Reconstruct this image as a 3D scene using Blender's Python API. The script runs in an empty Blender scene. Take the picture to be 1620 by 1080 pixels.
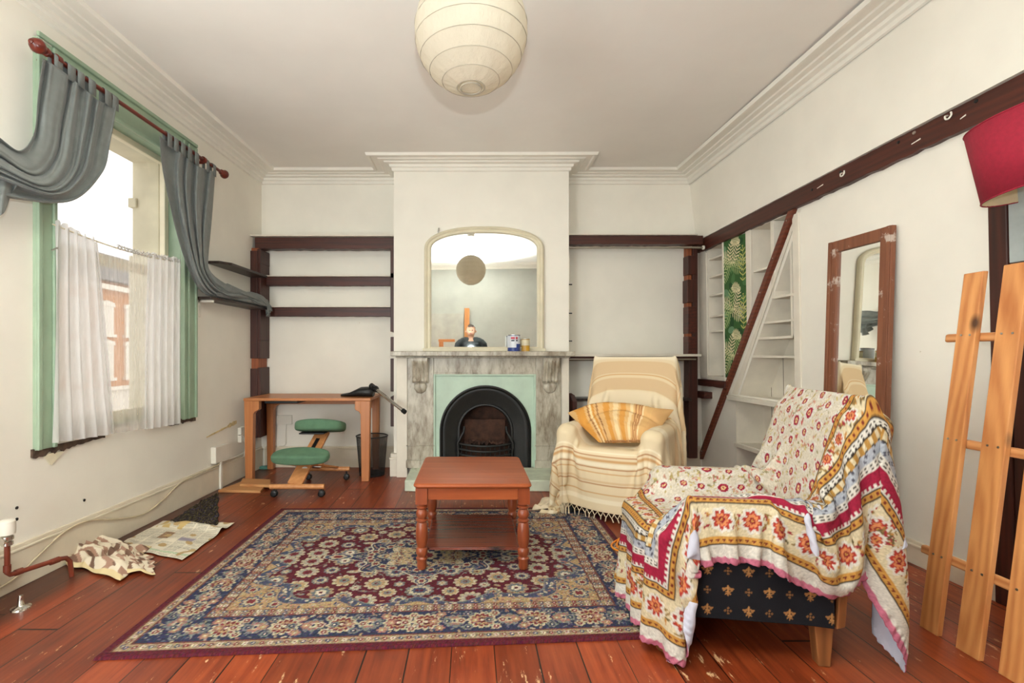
import bpy, bmesh, math, random
import numpy as np
from mathutils import Vector, Matrix, geometry, noise
random.seed(7)
K, CU, CV, H = 770.0, 745.0, 562.0, 1.15      # focal length in px, principal point, eye height
SC = bpy.context.scene
COL = SC.collection
PI = math.pi
ORG = {}

def P(u, v, Y): return ((u-CU)*Y/K, Y, H+(CV-v)*Y/K)
def F(u, v, z=0.0):
    Y = K*(H-z)/(v-CV)
    return ((u-CU)*Y/K, Y, z)

# ---------------------------------------------------------------- room shape (old, slightly out of square)
YB, YR, YC = 5.02, -0.83, 4.67                # alcove back, rear wall, chimney front
CX0, CX1 = -0.74, 0.94                        # chimney breast
def xl(s): return -2.16-(YB-s)*0.0368
def xr(s, z):                                  # the wall above the old beam stands a little proud
    k = (YB-s)/2.72
    if z > 2.37: return (2.322+0.052*k)+(z-2.37)/.63*(-.072+.018*k)
    return 2.385+0.085*k-(0.03+0.015*k)*z/2.36
def zc(x, y): return 3.0+0.05*min(1.3, max(0, (YB-y)/2.7))*max(0, (x+2.2)/4.5)
def LW(s, d, z): return (xl(s)+d, s, z)       # along, out of the wall, up
def RW(s, d, z): return (xr(s, z)-d, s, z)

# ---------------------------------------------------------------- mesh builder
class MB:
    def __init__(s, f=None): s.v = []; s.f = []; s.m = f
    def add(s, vs, fs):
        n = len(s.v)
        s.v += [tuple(s.m(*p)) if s.m else tuple(p) for p in vs]
        s.f += [tuple(i+n for i in f) for f in fs]
        return s
    def box(s, x0, x1, y0, y1, z0, z1):
        vs = [(x, y, z) for x in (x0, x1) for y in (y0, y1) for z in (z0, z1)]
        return s.add(vs, [(0,1,3,2),(4,6,7,5),(0,4,5,1),(2,3,7,6),(0,2,6,4),(1,5,7,3)])
    def hexa(s, p8):                          # bottom four, top four
        return s.add(p8, [(3,2,1,0),(4,5,6,7),(0,1,5,4),(1,2,6,5),(2,3,7,6),(3,0,4,7)])
    def beam(s, a, b, w, t, up=(0,0,1)):      # board from a to b, w across, t thick along 'up'
        a = Vector(a); b = Vector(b); d = (b-a).normalized(); u = Vector(up)
        x = d.cross(u).normalized(); u = x.cross(d).normalized()
        q = []
        for c in (a, b):
            for i, j in ((-1,-1),(1,-1),(1,1),(-1,1)): q.append(c+x*i*w/2+u*j*t/2)
        return s.hexa([tuple(p) for p in q])
    def tube(s, path, r, n=10, cap=True):
        P_ = [Vector(p) for p in path]; m = len(P_)
        R = list(r) if hasattr(r, '__len__') else [r]*m
        up = None; vs = []
        for i in range(m):
            d = (P_[min(i+1, m-1)]-P_[max(i-1, 0)]).normalized()
            if up is None:
                up = Vector((0,0,1)) if abs(d.z) < .9 else Vector((1,0,0))
            x = d.cross(up).normalized(); up = x.cross(d).normalized()
            for k in range(n):
                a = 2*PI*k/n
                vs.append(tuple(P_[i]+(x*math.cos(a)+up*math.sin(a))*R[i]))
        fs = [(i*n+k, i*n+(k+1) % n, (i+1)*n+(k+1) % n, (i+1)*n+k) for i in range(m-1) for k in range(n)]
        if cap: fs += [tuple(range(n))[::-1], tuple(range((m-1)*n, m*n))]
        return s.add(vs, fs)
    def lathe(s, c, prof, n=24, M=None, cap=True):
        vs = []
        for r, z in prof:
            for k in range(n):
                a = 2*PI*k/n; p = Vector((r*math.cos(a), r*math.sin(a), z))
                if M is not None: p = M @ p
                vs.append((c[0]+p.x, c[1]+p.y, c[2]+p.z))
        m = len(prof)
        fs = [(i*n+k, i*n+(k+1) % n, (i+1)*n+(k+1) % n, (i+1)*n+k) for i in range(m-1) for k in range(n)]
        if cap: fs += [tuple(range(n))[::-1], tuple(range((m-1)*n, m*n))]
        return s.add(vs, fs)
    def rings(s, rs, closed=True, cap0=False, cap1=False):
        n = len(rs[0]); vs = [p for r in rs for p in r]; fs = []
        for i in range(len(rs)-1):
            for k in range(n if closed else n-1):
                fs.append((i*n+k, i*n+(k+1) % n, (i+1)*n+(k+1) % n, (i+1)*n+k))
        if cap0: fs.append(tuple(range(n))[::-1])
        if cap1: fs.append(tuple(range((len(rs)-1)*n, len(rs)*n)))
        return s.add(vs, fs)
    def prism(s, poly, a, b, fn):             # 2-D polygon pushed from a to b through fn(p, q, w)
        n = len(poly)
        return s.add([fn(p, q, a) for p, q in poly]+[fn(p, q, b) for p, q in poly],
                     [tuple(range(n))[::-1], tuple(range(n, 2*n))]+[(i, (i+1) % n, n+(i+1) % n, n+i) for i in range(n)])
    def sheet(s, loops, fn):                  # flat polygon with holes
        tri = geometry.tessellate_polygon([[Vector((p, q, 0)) for p, q in l] for l in loops])
        fl = [p for l in loops for p in l]
        return s.add([fn(p, q) for p, q in fl], [tuple(t) for t in tri])
    def grid(s, X):
        nu, nv = X.shape[:2]
        return s.add([tuple(map(float, p)) for p in X.reshape(-1, 3)],
                     [(i*nv+j, (i+1)*nv+j, (i+1)*nv+j+1, i*nv+j+1) for i in range(nu-1) for j in range(nv-1)])

def tag(o, label, cat, group=None):
    o['label'] = label; o['category'] = cat
    if group: o['group'] = group
    return o

def thing(name, label, cat, loc, group=None):
    o = bpy.data.objects.new(name, None); COL.objects.link(o)
    o.empty_display_size = .1; o.location = loc
    ORG[o.name] = Vector(loc)
    return tag(o, label, cat, group)

def obj(name, mb, mat, parent=None, bevel=0.0, smooth=None, recalc=True, label=None, cat=None, group=None, kind=None, seg=2):
    V = np.array(mb.v, dtype=np.float64)
    if parent is not None: o0 = np.array(ORG[parent.name])
    elif kind == 'structure': o0 = np.zeros(3)
    else: o0 = np.array([(V[:,0].min()+V[:,0].max())/2, (V[:,1].min()+V[:,1].max())/2, V[:,2].min()])
    me = bpy.data.meshes.new(name)
    me.from_pydata((V-o0).tolist(), [], mb.f)
    if recalc:
        bm = bmesh.new(); bm.from_mesh(me); bmesh.ops.recalc_face_normals(bm, faces=bm.faces[:]); bm.to_mesh(me); bm.free()
    o = bpy.data.objects.new(name, me); COL.objects.link(o)
    for m in (mat if isinstance(mat, (list, tuple)) else [mat]): me.materials.append(m)
    if parent is not None: o.parent = parent
    else: o.location = o0
    ORG[o.name] = Vector(o0)
    if smooth is not None:
        me.polygons.foreach_set('use_smooth', [True]*len(me.polygons))
        if smooth < 179: me.set_sharp_from_angle(angle=math.radians(smooth))
    if bevel:
        b = o.modifiers.new('bevel', 'BEVEL'); b.width = bevel; b.segments = seg; b.limit_method = 'ANGLE'; b.angle_limit = math.radians(40)
    if label: o['label'] = label
    if cat: o['category'] = cat
    if group: o['group'] = group
    if kind: o['kind'] = kind
    return o

def colour_verts(o, rgb):                     # rgb: n x 3 in sRGB 0-255
    c = np.asarray(rgb, dtype=np.float64)/255.0
    c = np.where(c <= .04045, c/12.92, ((c+.055)/1.055)**2.4)
    a = o.data.color_attributes.new('pattern', 'FLOAT_COLOR', 'POINT')
    a.data.foreach_set('color', np.concatenate([c, np.ones((len(c), 1))], 1).astype(np.float32).ravel())

# ---------------------------------------------------------------- materials
def lin(c):
    return tuple((x/255/12.92 if x/255 <= .04045 else ((x/255+.055)/1.055)**2.4) for x in c)+(1.0,)

class NT:
    def __init__(s, name):
        s.m = bpy.data.materials.new(name); s.m.use_nodes = True
        s.t = s.m.node_tree; s.t.nodes.clear()
        s.out = s.n('ShaderNodeOutputMaterial')
    def n(s, typ, **kw):
        x = s.t.nodes.new(typ)
        for k, v in kw.items(): setattr(x, k, v)
        return x
    def l(s, a, b): s.t.links.new(a, b)
    def set(s, node, **kw):
        for k, v in kw.items():
            i = node.inputs[k.replace('_', ' ')] if k.replace('_', ' ') in node.inputs else node.inputs[k]
            if hasattr(v, 'is_linked') or isinstance(v, bpy.types.NodeSocket): s.l(v, i)
            else: i.default_value = v
        return node
    def coord(s, scale=(1,1,1), rot=(0,0,0)):
        tc = s.n('ShaderNodeTexCoord'); mp = s.n('ShaderNodeMapping')
        s.l(tc.outputs['Object'], mp.inputs['Vector'])
        mp.inputs['Scale'].default_value = scale; mp.inputs['Rotation'].default_value = rot
        return mp.outputs[0]
    def noise(s, vec, scale, detail=4, rough=.55):
        x = s.n('ShaderNodeTexNoise'); s.l(vec, x.inputs['Vector'])
        x.inputs['Scale'].default_value = scale; x.inputs['Detail'].default_value = detail; x.inputs['Roughness'].default_value = rough
        return x.outputs['Fac']
    def ramp(s, fac, stops):
        r = s.n('ShaderNodeValToRGB'); s.l(fac, r.inputs[0])
        e = r.color_ramp.elements
        while len(e) < len(stops): e.new(.5)
        for i, (p, c) in enumerate(stops):
            e[i].position = p; e[i].color = lin(c) if len(c) == 3 else c
        return r.outputs[0]
    def mix(s, fac, a, b, mode='MIX'):
        x = s.n('ShaderNodeMix', data_type='RGBA', blend_type=mode)
        for sock, val in ((x.inputs[0], fac), (x.inputs[6], a), (x.inputs[7], b)):
            if isinstance(val, bpy.types.NodeSocket): s.l(val, sock)
            else: sock.default_value = val if not isinstance(val, tuple) or len(val) == 4 else lin(val)
        return x.outputs[2]
    def math(s, op, a, b=0.0, c=0.0):
        x = s.n('ShaderNodeMath', operation=op)
        for i, val in enumerate((a, b, c)):
            if isinstance(val, bpy.types.NodeSocket): s.l(val, x.inputs[i])
            else: x.inputs[i].default_value = val
        return x.outputs[0]
    def bump(s, h, strength=.3, dist=.01):
        b = s.n('ShaderNodeBump'); s.l(h, b.inputs['Height'])
        b.inputs['Strength'].default_value = strength; b.inputs['Distance'].default_value = dist
        return b.outputs[0]
    def pbsdf(s, col, rough=.5, metal=0.0, normal=None, **kw):
        b = s.n('ShaderNodeBsdfPrincipled')
        for nm, val in (('Base Color', col), ('Roughness', rough), ('Metallic', metal)):
            if isinstance(val, bpy.types.NodeSocket): s.l(val, b.inputs[nm])
            else: b.inputs[nm].default_value = lin(val) if isinstance(val, tuple) and len(val) == 3 else val
        if normal is not None: s.l(normal, b.inputs['Normal'])
        for k, v in kw.items(): b.inputs[k.replace('_', ' ')].default_value = v
        s.l(b.outputs[0], s.out.inputs[0])
        return b

def paint(name, c, rough=.6, var=.06, scale=3.0, bump=.08, bscale=40, metal=0.0, spots=None, **kw):
    t = NT(name); v = t.coord()
    f = t.noise(v, scale)
    lo = tuple(max(0, x*(1-var)) for x in c); hi = tuple(min(255, x*(1+var)) for x in c)
    col = t.ramp(f, [(.3, lo), (.7, hi)])
    if spots:
        sc, th, cc = spots
        g = t.noise(v, sc, 5, .65)
        m = t.ramp(g, [(th, (0,0,0,1)), (th+.04, (1,1,1,1))])
        col = t.mix(m, col, lin(cc))
    nb = t.bump(t.noise(v, bscale, 5), bump, .01) if bump else None
    t.pbsdf(col, rough, metal, nb, **kw)
    return t.m

def wood(name, c1, c2, axis=0, fine=14.0, rough=.4, knots=None, worn=None, ring=.35, spec=.5, bump=.05):
    t = NT(name)
    sc = [fine, fine, fine]; sc[axis] = fine*.06
    v = t.coord(tuple(sc)); v0 = t.coord()
    g = t.noise(v, 2.2, 6, .62)
    sc2 = [5, 5, 5]; sc2[axis] = .35
    w = t.n('ShaderNodeTexWave', wave_type='RINGS', rings_direction='XYZ'[axis])
    t.l(t.coord(tuple(sc2)), w.inputs['Vector']); w.inputs['Scale'].default_value = 2.0; w.inputs['Distortion'].default_value = 6; w.inputs['Detail'].default_value = 3
    f = t.math('ADD', t.math('MULTIPLY', g, 1-ring), t.math('MULTIPLY', w.outputs['Fac'], ring))
    col = t.ramp(f, [(.25, c1), (.72, c2)])
    if knots:
        vo = t.n('ShaderNodeTexVoronoi'); s3 = [knots, knots, knots]; s3[axis] *= .6
        t.l(t.coord(tuple(s3)), vo.inputs['Vector']); vo.inputs['Scale'].default_value = 1.0
        col = t.mix(t.ramp(vo.outputs['Distance'], [(.04, (1,1,1,1)), (.13, (0,0,0,1))]), col, lin(tuple(x*.45 for x in c1)))
    if worn:
        m = t.ramp(t.noise(v0, worn[1], 6, .7), [(worn[2], (0,0,0,1)), (worn[2]+.05, (1,1,1,1))])
        col = t.mix(m, col, lin(worn[0]))
    t.pbsdf(col, rough, 0.0, t.bump(f, bump, .01), Specular_IOR_Level=spec)
    return t.m

def attr_mat(name, rough=.9, bump=.3, bscale=300, sheen=.0, translucent=0.0):
    t = NT(name)
    a = t.n('ShaderNodeAttribute'); a.attribute_name = 'pattern'
    b = t.pbsdf(a.outputs['Color'], rough, 0.0, t.bump(t.noise(t.coord(), bscale, 3), bump, .004), Sheen_Weight=sheen, Specular_IOR_Level=.2)
    return t.m

def catmull(pts, n):                          # pts m x k -> n x k
    pts = np.asarray(pts, float); m = len(pts); out = []
    for i in range(n):
        t_ = (m-1)*i/(n-1); k = min(int(t_), m-2); f = t_-k
        p0, p1, p2, p3 = pts[max(k-1,0)], pts[k], pts[k+1], pts[min(k+2,m-1)]
        out.append(.5*((2*p1)+(-p0+p2)*f+(2*p0-5*p1+4*p2-p3)*f*f+(-p0+3*p1-3*p2+p3)*f**3))
    return np.array(out)
# ================================================================ materials
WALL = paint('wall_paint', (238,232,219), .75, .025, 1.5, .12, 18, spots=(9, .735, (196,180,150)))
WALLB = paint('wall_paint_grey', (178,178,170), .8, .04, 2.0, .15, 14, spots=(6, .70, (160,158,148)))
CEIL = paint('ceiling_paint', (235,229,220), .8, .02, 1.2, .08, 12)
CORN = paint('cornice_plaster', (236,230,218), .7, .02, 3, .05, 30)
SKIRT = paint('skirting_paint', (224,212,190), .5, .04, 4, .06, 25, spots=(11, .70, (178,160,125)))
WHITE = paint('white_gloss_wood', (227,218,202), .5, .03, 6, .08, 20, spots=(16, .72, (190,172,138)))
GREEN = paint('sage_green_paint', (152,172,146), .45, .05, 6, .05, 30, spots=(26, .72, (205,205,190)))
PALEGREEN = paint('pale_green_paint', (186,206,186), .45, .05, 5, .05, 30)
CREAM = paint('cream_paint', (222,212,184), .5, .04, 5, .06, 30, spots=(30, .74, (150,140,115)))
STONE = paint('stone_reveal', (205,196,170), .8, .05, 5, .1, 20)
DARKW = wood('dark_stained_timber', (44,20,14), (84,38,24), 0, 16, .45, ring=.15, worn=((150,110,85), 30, .735))
DARKY = wood('dark_stained_timber_deep', (46,21,15), (88,38,25), 1, 16, .45, ring=.15, worn=((205,190,175), 34, .74))
DARKZ = wood('dark_stained_timber_upright', (42,20,14), (78,34,22), 2, 16, .5, ring=.15, worn=((190,175,155), 30, .73))
RAWZ = wood('raw_brown_timber', (128,66,36), (160,88,48), 2, 16, .6)
BATTEN = wood('red_brown_batten', (92,42,26), (118,56,34), 1, 16, .45)
BLACKW = wood('black_brown_board', (34,24,20), (58,42,34), 1, 14, .4)
PINE = wood('pine', (176,106,56), (216,152,92), 2, 8, .45, knots=4.6, ring=.25)
PINEY = wood('pine_rail', (176,110,60), (206,146,92), 1, 9, .5, ring=.4)
TABLE = wood('varnished_pine_table', (128,58,28), (168,88,48), 0, 7, .42, ring=.1, spec=.25, knots=3.6, worn=((200,140,95), 26, .75))
TABLEZ = wood('varnished_pine_leg', (114,50,26), (148,74,42), 2, 9, .3, ring=.15)
SHELFT = wood('varnished_pine_shelf', (98,42,26), (122,56,36), 0, 9, .25, ring=.12, knots=3.4)
DESK = wood('desk_beech', (176,106,58), (196,128,76), 0, 10, .4, ring=.12)
DESKZ = wood('desk_beech_leg', (176,106,58), (196,128,76), 2, 10, .4, ring=.12)
BEECH = wood('chair_beech', (188,122,72), (212,150,96), 1, 10, .4, ring=.12)
OFFCUT = wood('offcut_wood', (170,110,62), (214,160,104), 0, 9, .55)
MIRW = wood('mirror_frame_wood', (108,62,40), (140,86,58), 2, 12, .5, ring=.08, worn=((196,178,164), 7, .585))
ROD = wood('curtain_rod_wood', (86,28,18), (120,44,28), 1, 12, .28)
LEGW = wood('old_leg_wood', (110,66,36), (146,92,52), 2, 12, .4, worn=((80,70,62), 14, .62))
CHROME = paint('chrome', (215,212,205), .15, .02, 5, 0, metal=1.0)
STEEL = paint('brushed_rail', (190,186,178), .3, .04, 5, 0, metal=1.0)
BLACKP = paint('black_plastic', (20,20,20), .45, .1, 8, .05, 60)
WPLAST = paint('white_plastic', (232,226,212), .4, .02, 8, 0)
COPPER = paint('painted_pipe_brown', (112,48,30), .4, .12, 12, .05, 40)
IRON = paint('black_iron', (26,25,24), .5, .15, 14, .15, 60)
SOOT = paint('sooty_brick', (74,48,36), .9, .25, 14, .3, 40)
SEATG = paint('green_upholstery', (92,126,98), .9, .06, 12, .3, 400)
ORANGE = paint('orange_cable', (236,140,36), .45, .04, 8, 0)
TABC = paint('grey_curtain_cloth', (116,120,116), .8, .05, 20, .25, 500, Sheen_Weight=.2)
DARKC = paint('navy_fabric', (24,24,30), .85, .1, 30, .2, 500)
PLASTERH = paint('broken_plaster', (74,58,46), .95, .35, 20, .8, 30)
DIRT = paint('dark_debris', (38,34,30), .95, .5, 60, .8, 80, spots=(80, .60, (96,84,58)))

def mirror_mat(name, specks):
    t = NT(name); v = t.coord()
    f = t.noise(v, 26, 6, .75)
    m = t.ramp(f, [(specks, (0,0,0,1)), (specks+.03, (1,1,1,1))])
    t.pbsdf(t.mix(m, (.86,.87,.84,1), (.12,.11,.10,1)), t.math('MULTIPLY_ADD', m, .4, .015), 1.0)
    return t.m
MIRROR = mirror_mat('old_mirror_glass', .72)
MIRROR2 = mirror_mat('mirror_glass', .80)

def glass_mat():
    t = NT('window_glass')
    lw = t.n('ShaderNodeLayerWeight'); lw.inputs[0].default_value = .5
    fc = t.math('MULTIPLY_ADD', t.math('POWER', lw.outputs['Facing'], 4.0), .6, .03)
    tr = t.n('ShaderNodeBsdfTransparent'); gl = t.n('ShaderNodeBsdfGlossy'); gl.inputs['Roughness'].default_value = .02
    mx = t.n('ShaderNodeMixShader'); t.l(fc, mx.inputs[0]); t.l(tr.outputs[0], mx.inputs[1]); t.l(gl.outputs[0], mx.inputs[2])
    t.l(mx.outputs[0], t.out.inputs[0]); return t.m
GLASS = glass_mat()

def sheer_mat(name, c, opacity):
    t = NT(name); v = t.coord((1, 1, .15))
    f = t.noise(v, 60, 3)
    d = t.n('ShaderNodeBsdfDiffuse'); d.inputs[0].default_value = lin(c)
    tl = t.n('ShaderNodeBsdfTranslucent'); tl.inputs[0].default_value = lin(c)
    m1 = t.n('ShaderNodeMixShader'); m1.inputs[0].default_value = .5; t.l(d.outputs[0], m1.inputs[1]); t.l(tl.outputs[0], m1.inputs[2])
    tr = t.n('ShaderNodeBsdfTransparent')
    m2 = t.n('ShaderNodeMixShader'); t.l(t.math('MULTIPLY_ADD', f, .3, opacity-.15), m2.inputs[0]); t.l(tr.outputs[0], m2.inputs[1]); t.l(m1.outputs[0], m2.inputs[2])
    t.l(m2.outputs[0], t.out.inputs[0]); return t.m
SHEER = sheer_mat('sheer_white_dense', (232,229,226), .90)
SHEERT = sheer_mat('sheer_white_thin', (236,233,230), .34)
WIRE = sheer_mat('fine_black_wire', (78,76,76), .42)

def paper_mat():
    t = NT('rice_paper'); v = t.coord()
    col = t.ramp(t.noise(v, 5, 3), [(.3, (184,176,161)), (.7, (194,186,171))])
    d = t.n('ShaderNodeBsdfDiffuse'); t.l(col, d.inputs[0])
    tl = t.n('ShaderNodeBsdfTranslucent'); t.l(col, tl.inputs[0])
    nb = t.bump(t.noise(t.coord((1,1,.25)), 22, 5, .7), .45, .02); t.l(nb, d.inputs['Normal'])
    m = t.n('ShaderNodeMixShader'); m.inputs[0].default_value = .5; t.l(d.outputs[0], m.inputs[1]); t.l(tl.outputs[0], m.inputs[2])
    t.l(m.outputs[0], t.out.inputs[0]); return t.m
PAPER = paper_mat()
def bulb_mat():
    t = NT('added_bulb_glow'); e = t.n('ShaderNodeEmission'); e.inputs[0].default_value = (1, .86, .66, 1); e.inputs[1].default_value = 12  # glow added to brighten the lantern paper
    t.l(e.outputs[0], t.out.inputs[0]); return t.m
BULB = bulb_mat()

def floor_mat():
    t = NT('stained_floorboards')
    tc = t.n('ShaderNodeTexCoord'); sp = t.n('ShaderNodeSeparateXYZ'); t.l(tc.outputs['Object'], sp.inputs[0])
    W = .166
    x = t.math('DIVIDE', t.math('ADD', sp.outputs[0], 10.035), W)
    bid = t.math('FLOOR', x); fx = t.math('FRACT', x)
    wn = t.n('ShaderNodeTexWhiteNoise', noise_dimensions='1D'); t.l(bid, wn.inputs['W'])
    y = t.math('ADD', sp.outputs[1], t.math('MULTIPLY', wn.outputs['Value'], 2.7))
    yj = t.math('DIVIDE', y, 3.1); fy = t.math('FRACT', yj)
    cb = t.n('ShaderNodeCombineXYZ'); t.l(bid, cb.inputs[0]); t.l(t.math('FLOOR', yj), cb.inputs[1])
    w2 = t.n('ShaderNodeTexWhiteNoise', noise_dimensions='3D'); t.l(cb.outputs[0], w2.inputs['Vector'])
    gx = t.n('ShaderNodeCombineXYZ'); t.l(t.math('MULTIPLY', sp.outputs[0], 26), gx.inputs[0]); t.l(t.math('MULTIPLY', sp.outputs[1], 1.5), gx.inputs[1]); t.l(t.math('MULTIPLY', bid, 3.7), gx.inputs[2])
    g = t.noise(gx.outputs[0], 1.6, 7, .62)
    blot = t.noise(tc.outputs['Object'], 2.3, 4, .6)
    f = t.math('ADD', t.math('MULTIPLY', g, .6), t.math('MULTIPLY', blot, .4))
    col = t.ramp(f, [(.26, (66,25,13)), (.46, (126,51,25)), (.62, (150,68,34)), (.78, (178,96,54))])
    tint = t.math('MULTIPLY_ADD', w2.outputs['Value'], .5, .70)
    tc3 = t.n('ShaderNodeCombineXYZ')
    for i in range(3): t.l(tint, tc3.inputs[i])
    col = t.mix(1.0, col, tc3.outputs[0], 'MULTIPLY')
    # paint drips and bare scratches
    sx = t.n('ShaderNodeCombineXYZ'); t.l(t.math('MULTIPLY', sp.outputs[0], 30), sx.inputs[0]); t.l(t.math('MULTIPLY', sp.outputs[1], 8), sx.inputs[1])
    sc = t.noise(sx.outputs[0], .9, 6, .72)
    pt = t.noise(tc.outputs['Object'], 1.7, 2)
    m = t.ramp(t.math('MULTIPLY_ADD', pt, .28, sc), [(.765, (0,0,0,1)), (.81, (1,1,1,1))])
    col = t.mix(t.math('MULTIPLY', m, .75), col, lin((226,186,140)))
    # knots
    vo = t.n('ShaderNodeTexVoronoi'); kx = t.n('ShaderNodeCombineXYZ'); t.l(t.math('MULTIPLY', sp.outputs[0], 4.2), kx.inputs[0]); t.l(t.math('MULTIPLY', sp.outputs[1], 2.2), kx.inputs[1])
    t.l(kx.outputs[0], vo.inputs['Vector']); vo.inputs['Scale'].default_value = 1
    col = t.mix(t.ramp(vo.outputs['Distance'], [(.03, (1,1,1,1)), (.08, (0,0,0,1))]), col, lin((60,20,12)))
    # unvarnished dark boards along the window wall
    e = t.math('ADD', sp.outputs[0], t.math('MULTIPLY', blot, .14))
    em = t.ramp(t.math('ADD', e, 2.5), [(.53, (1,1,1,1)), (.62, (0,0,0,1))])
    col = t.mix(t.math('MULTIPLY', em, .7), col, lin((46,34,28)))
    # gaps
    d = t.math('MINIMUM', fx, t.math('SUBTRACT', 1.0, fx))
    wgap = t.math('MULTIPLY_ADD', wn.outputs['Value'], .016, .008)
    gap = t.math('LESS_THAN', d, wgap)
    dy = t.math('MINIMUM', fy, t.math('SUBTRACT', 1.0, fy))
    gap = t.math('MAXIMUM', gap, t.math('LESS_THAN', dy, .0016))
    col = t.mix(gap, col, lin((26,12,8)))
    h = t.math('SUBTRACT', t.math('MULTIPLY', f, .35), gap)
    t.pbsdf(col, t.math('MULTIPLY_ADD', blot, .3, .2), 0.0, t.bump(h, .35, .006), Specular_IOR_Level=.45)
    return t.m
FLOOR = floor_mat()

def marble_mat():
    t = NT('veined_grey_marble'); v = t.coord((2.2, 1, .8), (.2, .75, .1))
    n1 = t.noise(v, 4.5, 9, .66); n2 = t.noise(t.coord((3.2, 1, .9), (.1, -.7, .3)), 3.2, 7, .62)
    vein = t.math('POWER', t.math('SUBTRACT', 1.0, t.math('ABSOLUTE', t.math('MULTIPLY_ADD', n2, 2.0, -1.0))), 14.0)
    f = t.math('SUBTRACT', n1, t.math('MULTIPLY', vein, .13))
    col = t.ramp(f, [(.24, (118,104,86)), (.40, (160,149,131)), (.54, (188,180,163)), (.72, (210,203,188))])
    t.pbsdf(col, .35, 0.0, None); return t.m
MARBLE = marble_mat()

def brickwork():
    t = NT('orange_brick'); tc = t.n('ShaderNodeTexCoord')
    sp = t.n('ShaderNodeSeparateXYZ'); t.l(tc.outputs['Object'], sp.inputs[0])
    cb = t.n('ShaderNodeCombineXYZ'); t.l(sp.outputs[1], cb.inputs[0]); t.l(sp.outputs[2], cb.inputs[1])
    b = t.n('ShaderNodeTexBrick'); t.l(cb.outputs[0], b.inputs['Vector']); b.inputs['Scale'].default_value = 4.5
    b.inputs['Color1'].default_value = lin((186,122,72)); b.inputs['Color2'].default_value = lin((200,138,84)); b.inputs['Mortar'].default_value = lin((196,160,120))  # plain orange brick tones
    t.pbsdf(b.outputs['Color'], .9); return t.m
BRICK = brickwork()
LINEN_R = paint('red_lampshade_cloth', (150,22,46), .85, .05, 60, .3, 600)
LINEN_IN = paint('lampshade_lining', (226,208,170), .8, .03, 20, 0)
SHADEDARK = paint('slate_roof', (120,116,112), .9, .1, 8, .1, 20)

# ================================================================ setting
S = dict(kind='structure')
m = MB(); m.add([(-2.6,YR-.05,0),(2.9,YR-.05,0),(2.9,YB+.05,0),(-2.6,YB+.05,0)], [(0,1,2,3)])
obj('floor', m, FLOOR, **S)
m = MB(); N = 14
g = np.zeros((N, N, 3))
for i in range(N):
    for j in range(N):
        x = -2.6+5.4*i/(N-1); y = YR-.05+(YB-YR+.1)*j/(N-1); g[i, j] = (x, y, zc(x, y))
m.grid(g); obj('ceiling', m, CEIL, **S)
# window wall with its opening and the hole of the added window
WS0, WS1, WZ0, WZ1 = 2.61, 3.70, .72, 2.62
m = MB(); m.sheet([[(YR,0),(YB,0),(YB,3.08),(YR,3.08)], [(WS0,WZ0),(WS1,WZ0),(WS1,WZ1),(WS0,WZ1)], [(.57,WZ0),(1.63,WZ0),(1.63,WZ1),(.57,WZ1)]], lambda p, q: LW(p, 0, q))
obj('wall_left', m, WALL, **S)
m = MB(); m.add([(-2.4,YB,0),(2.6,YB,0),(2.6,YB,3.08),(-2.4,YB,3.08)], [(0,1,2,3)])
obj('wall_back', m, WALL, **S)
m = MB(); m.sheet([[(-2.6,0),(2.9,0),(2.9,3.12),(-2.6,3.12)], [(-2.08,.001),(-1.12,.001),(-1.12,2.2),(-2.08,2.2)]], lambda p, q: (p, YR, q))  # hole for the added doorway, out of view
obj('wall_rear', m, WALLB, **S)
# chimney breast with the fireplace opening
m = MB(); m.sheet([[(CX0,0),(CX1,0),(CX1,3.06),(CX0,3.06)], [(-.30,.001),(.565,.001),(.565,.95),(-.30,.95)]], lambda p, q: (p, YC, q))
m.add([(CX0,YC,0),(CX0,YB,0),(CX0,YB,3.06),(CX0,YC,3.06)], [(0,1,2,3)])
m.add([(CX1,YC,0),(CX1,YB,0),(CX1,YB,3.06),(CX1,YC,3.06)], [(0,1,2,3)])
obj('wall_chimney_breast', m, WALL, recalc=False, **S)
# partition wall with the recesses under the old stair
def zd(s): return 2.232-1.5*(s-3.59)
def bt(s): return 2.322+(YB-s)*.019               # top of the old beam
HOLES = [[(4.575,.95),(4.86,.95),(4.86,2.215),(4.575,2.215)],
         [(4.13,zd(4.13)+.03),(4.13,2.215),(3.66,2.215),(3.66,zd(3.66)+.03)],
         [(3.62,2.02),(3.62,.80),(4.34,.80)],
         [(3.62,.745),(3.62,.365),(4.40,.365),(4.40,.745)],
         [(3.62,.325),(3.62,.03),(4.40,.03),(4.40,.325)]]
m = MB(); m.sheet([[(YR,0),(YB,0),(YB,2.30),(YR,2.30)]]+HOLES, lambda p, q: RW(p, 0, q))
nu = 8
for i in range(nu):
    a = YR+(YB-YR)*i/nu; b = YR+(YB-YR)*(i+1)/nu
    lo = lambda q, z: (xr(q, 2.3), q, z); up = lambda q, z: (xr(q, 2.38), q, z)
    m.add([lo(a,2.30),lo(b,2.30),lo(b,bt(b)),lo(a,bt(a))], [(0,1,2,3)])
    m.add([lo(a,bt(a)),lo(b,bt(b)),up(b,bt(b)),up(a,bt(a))], [(0,1,2,3)])
    m.add([up(a,bt(a)),up(b,bt(b)),RW(b,0,3.1),RW(a,0,3.1)], [(0,1,2,3)])
obj('wall_right', m, WALL, recalc=False, **S)
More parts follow.
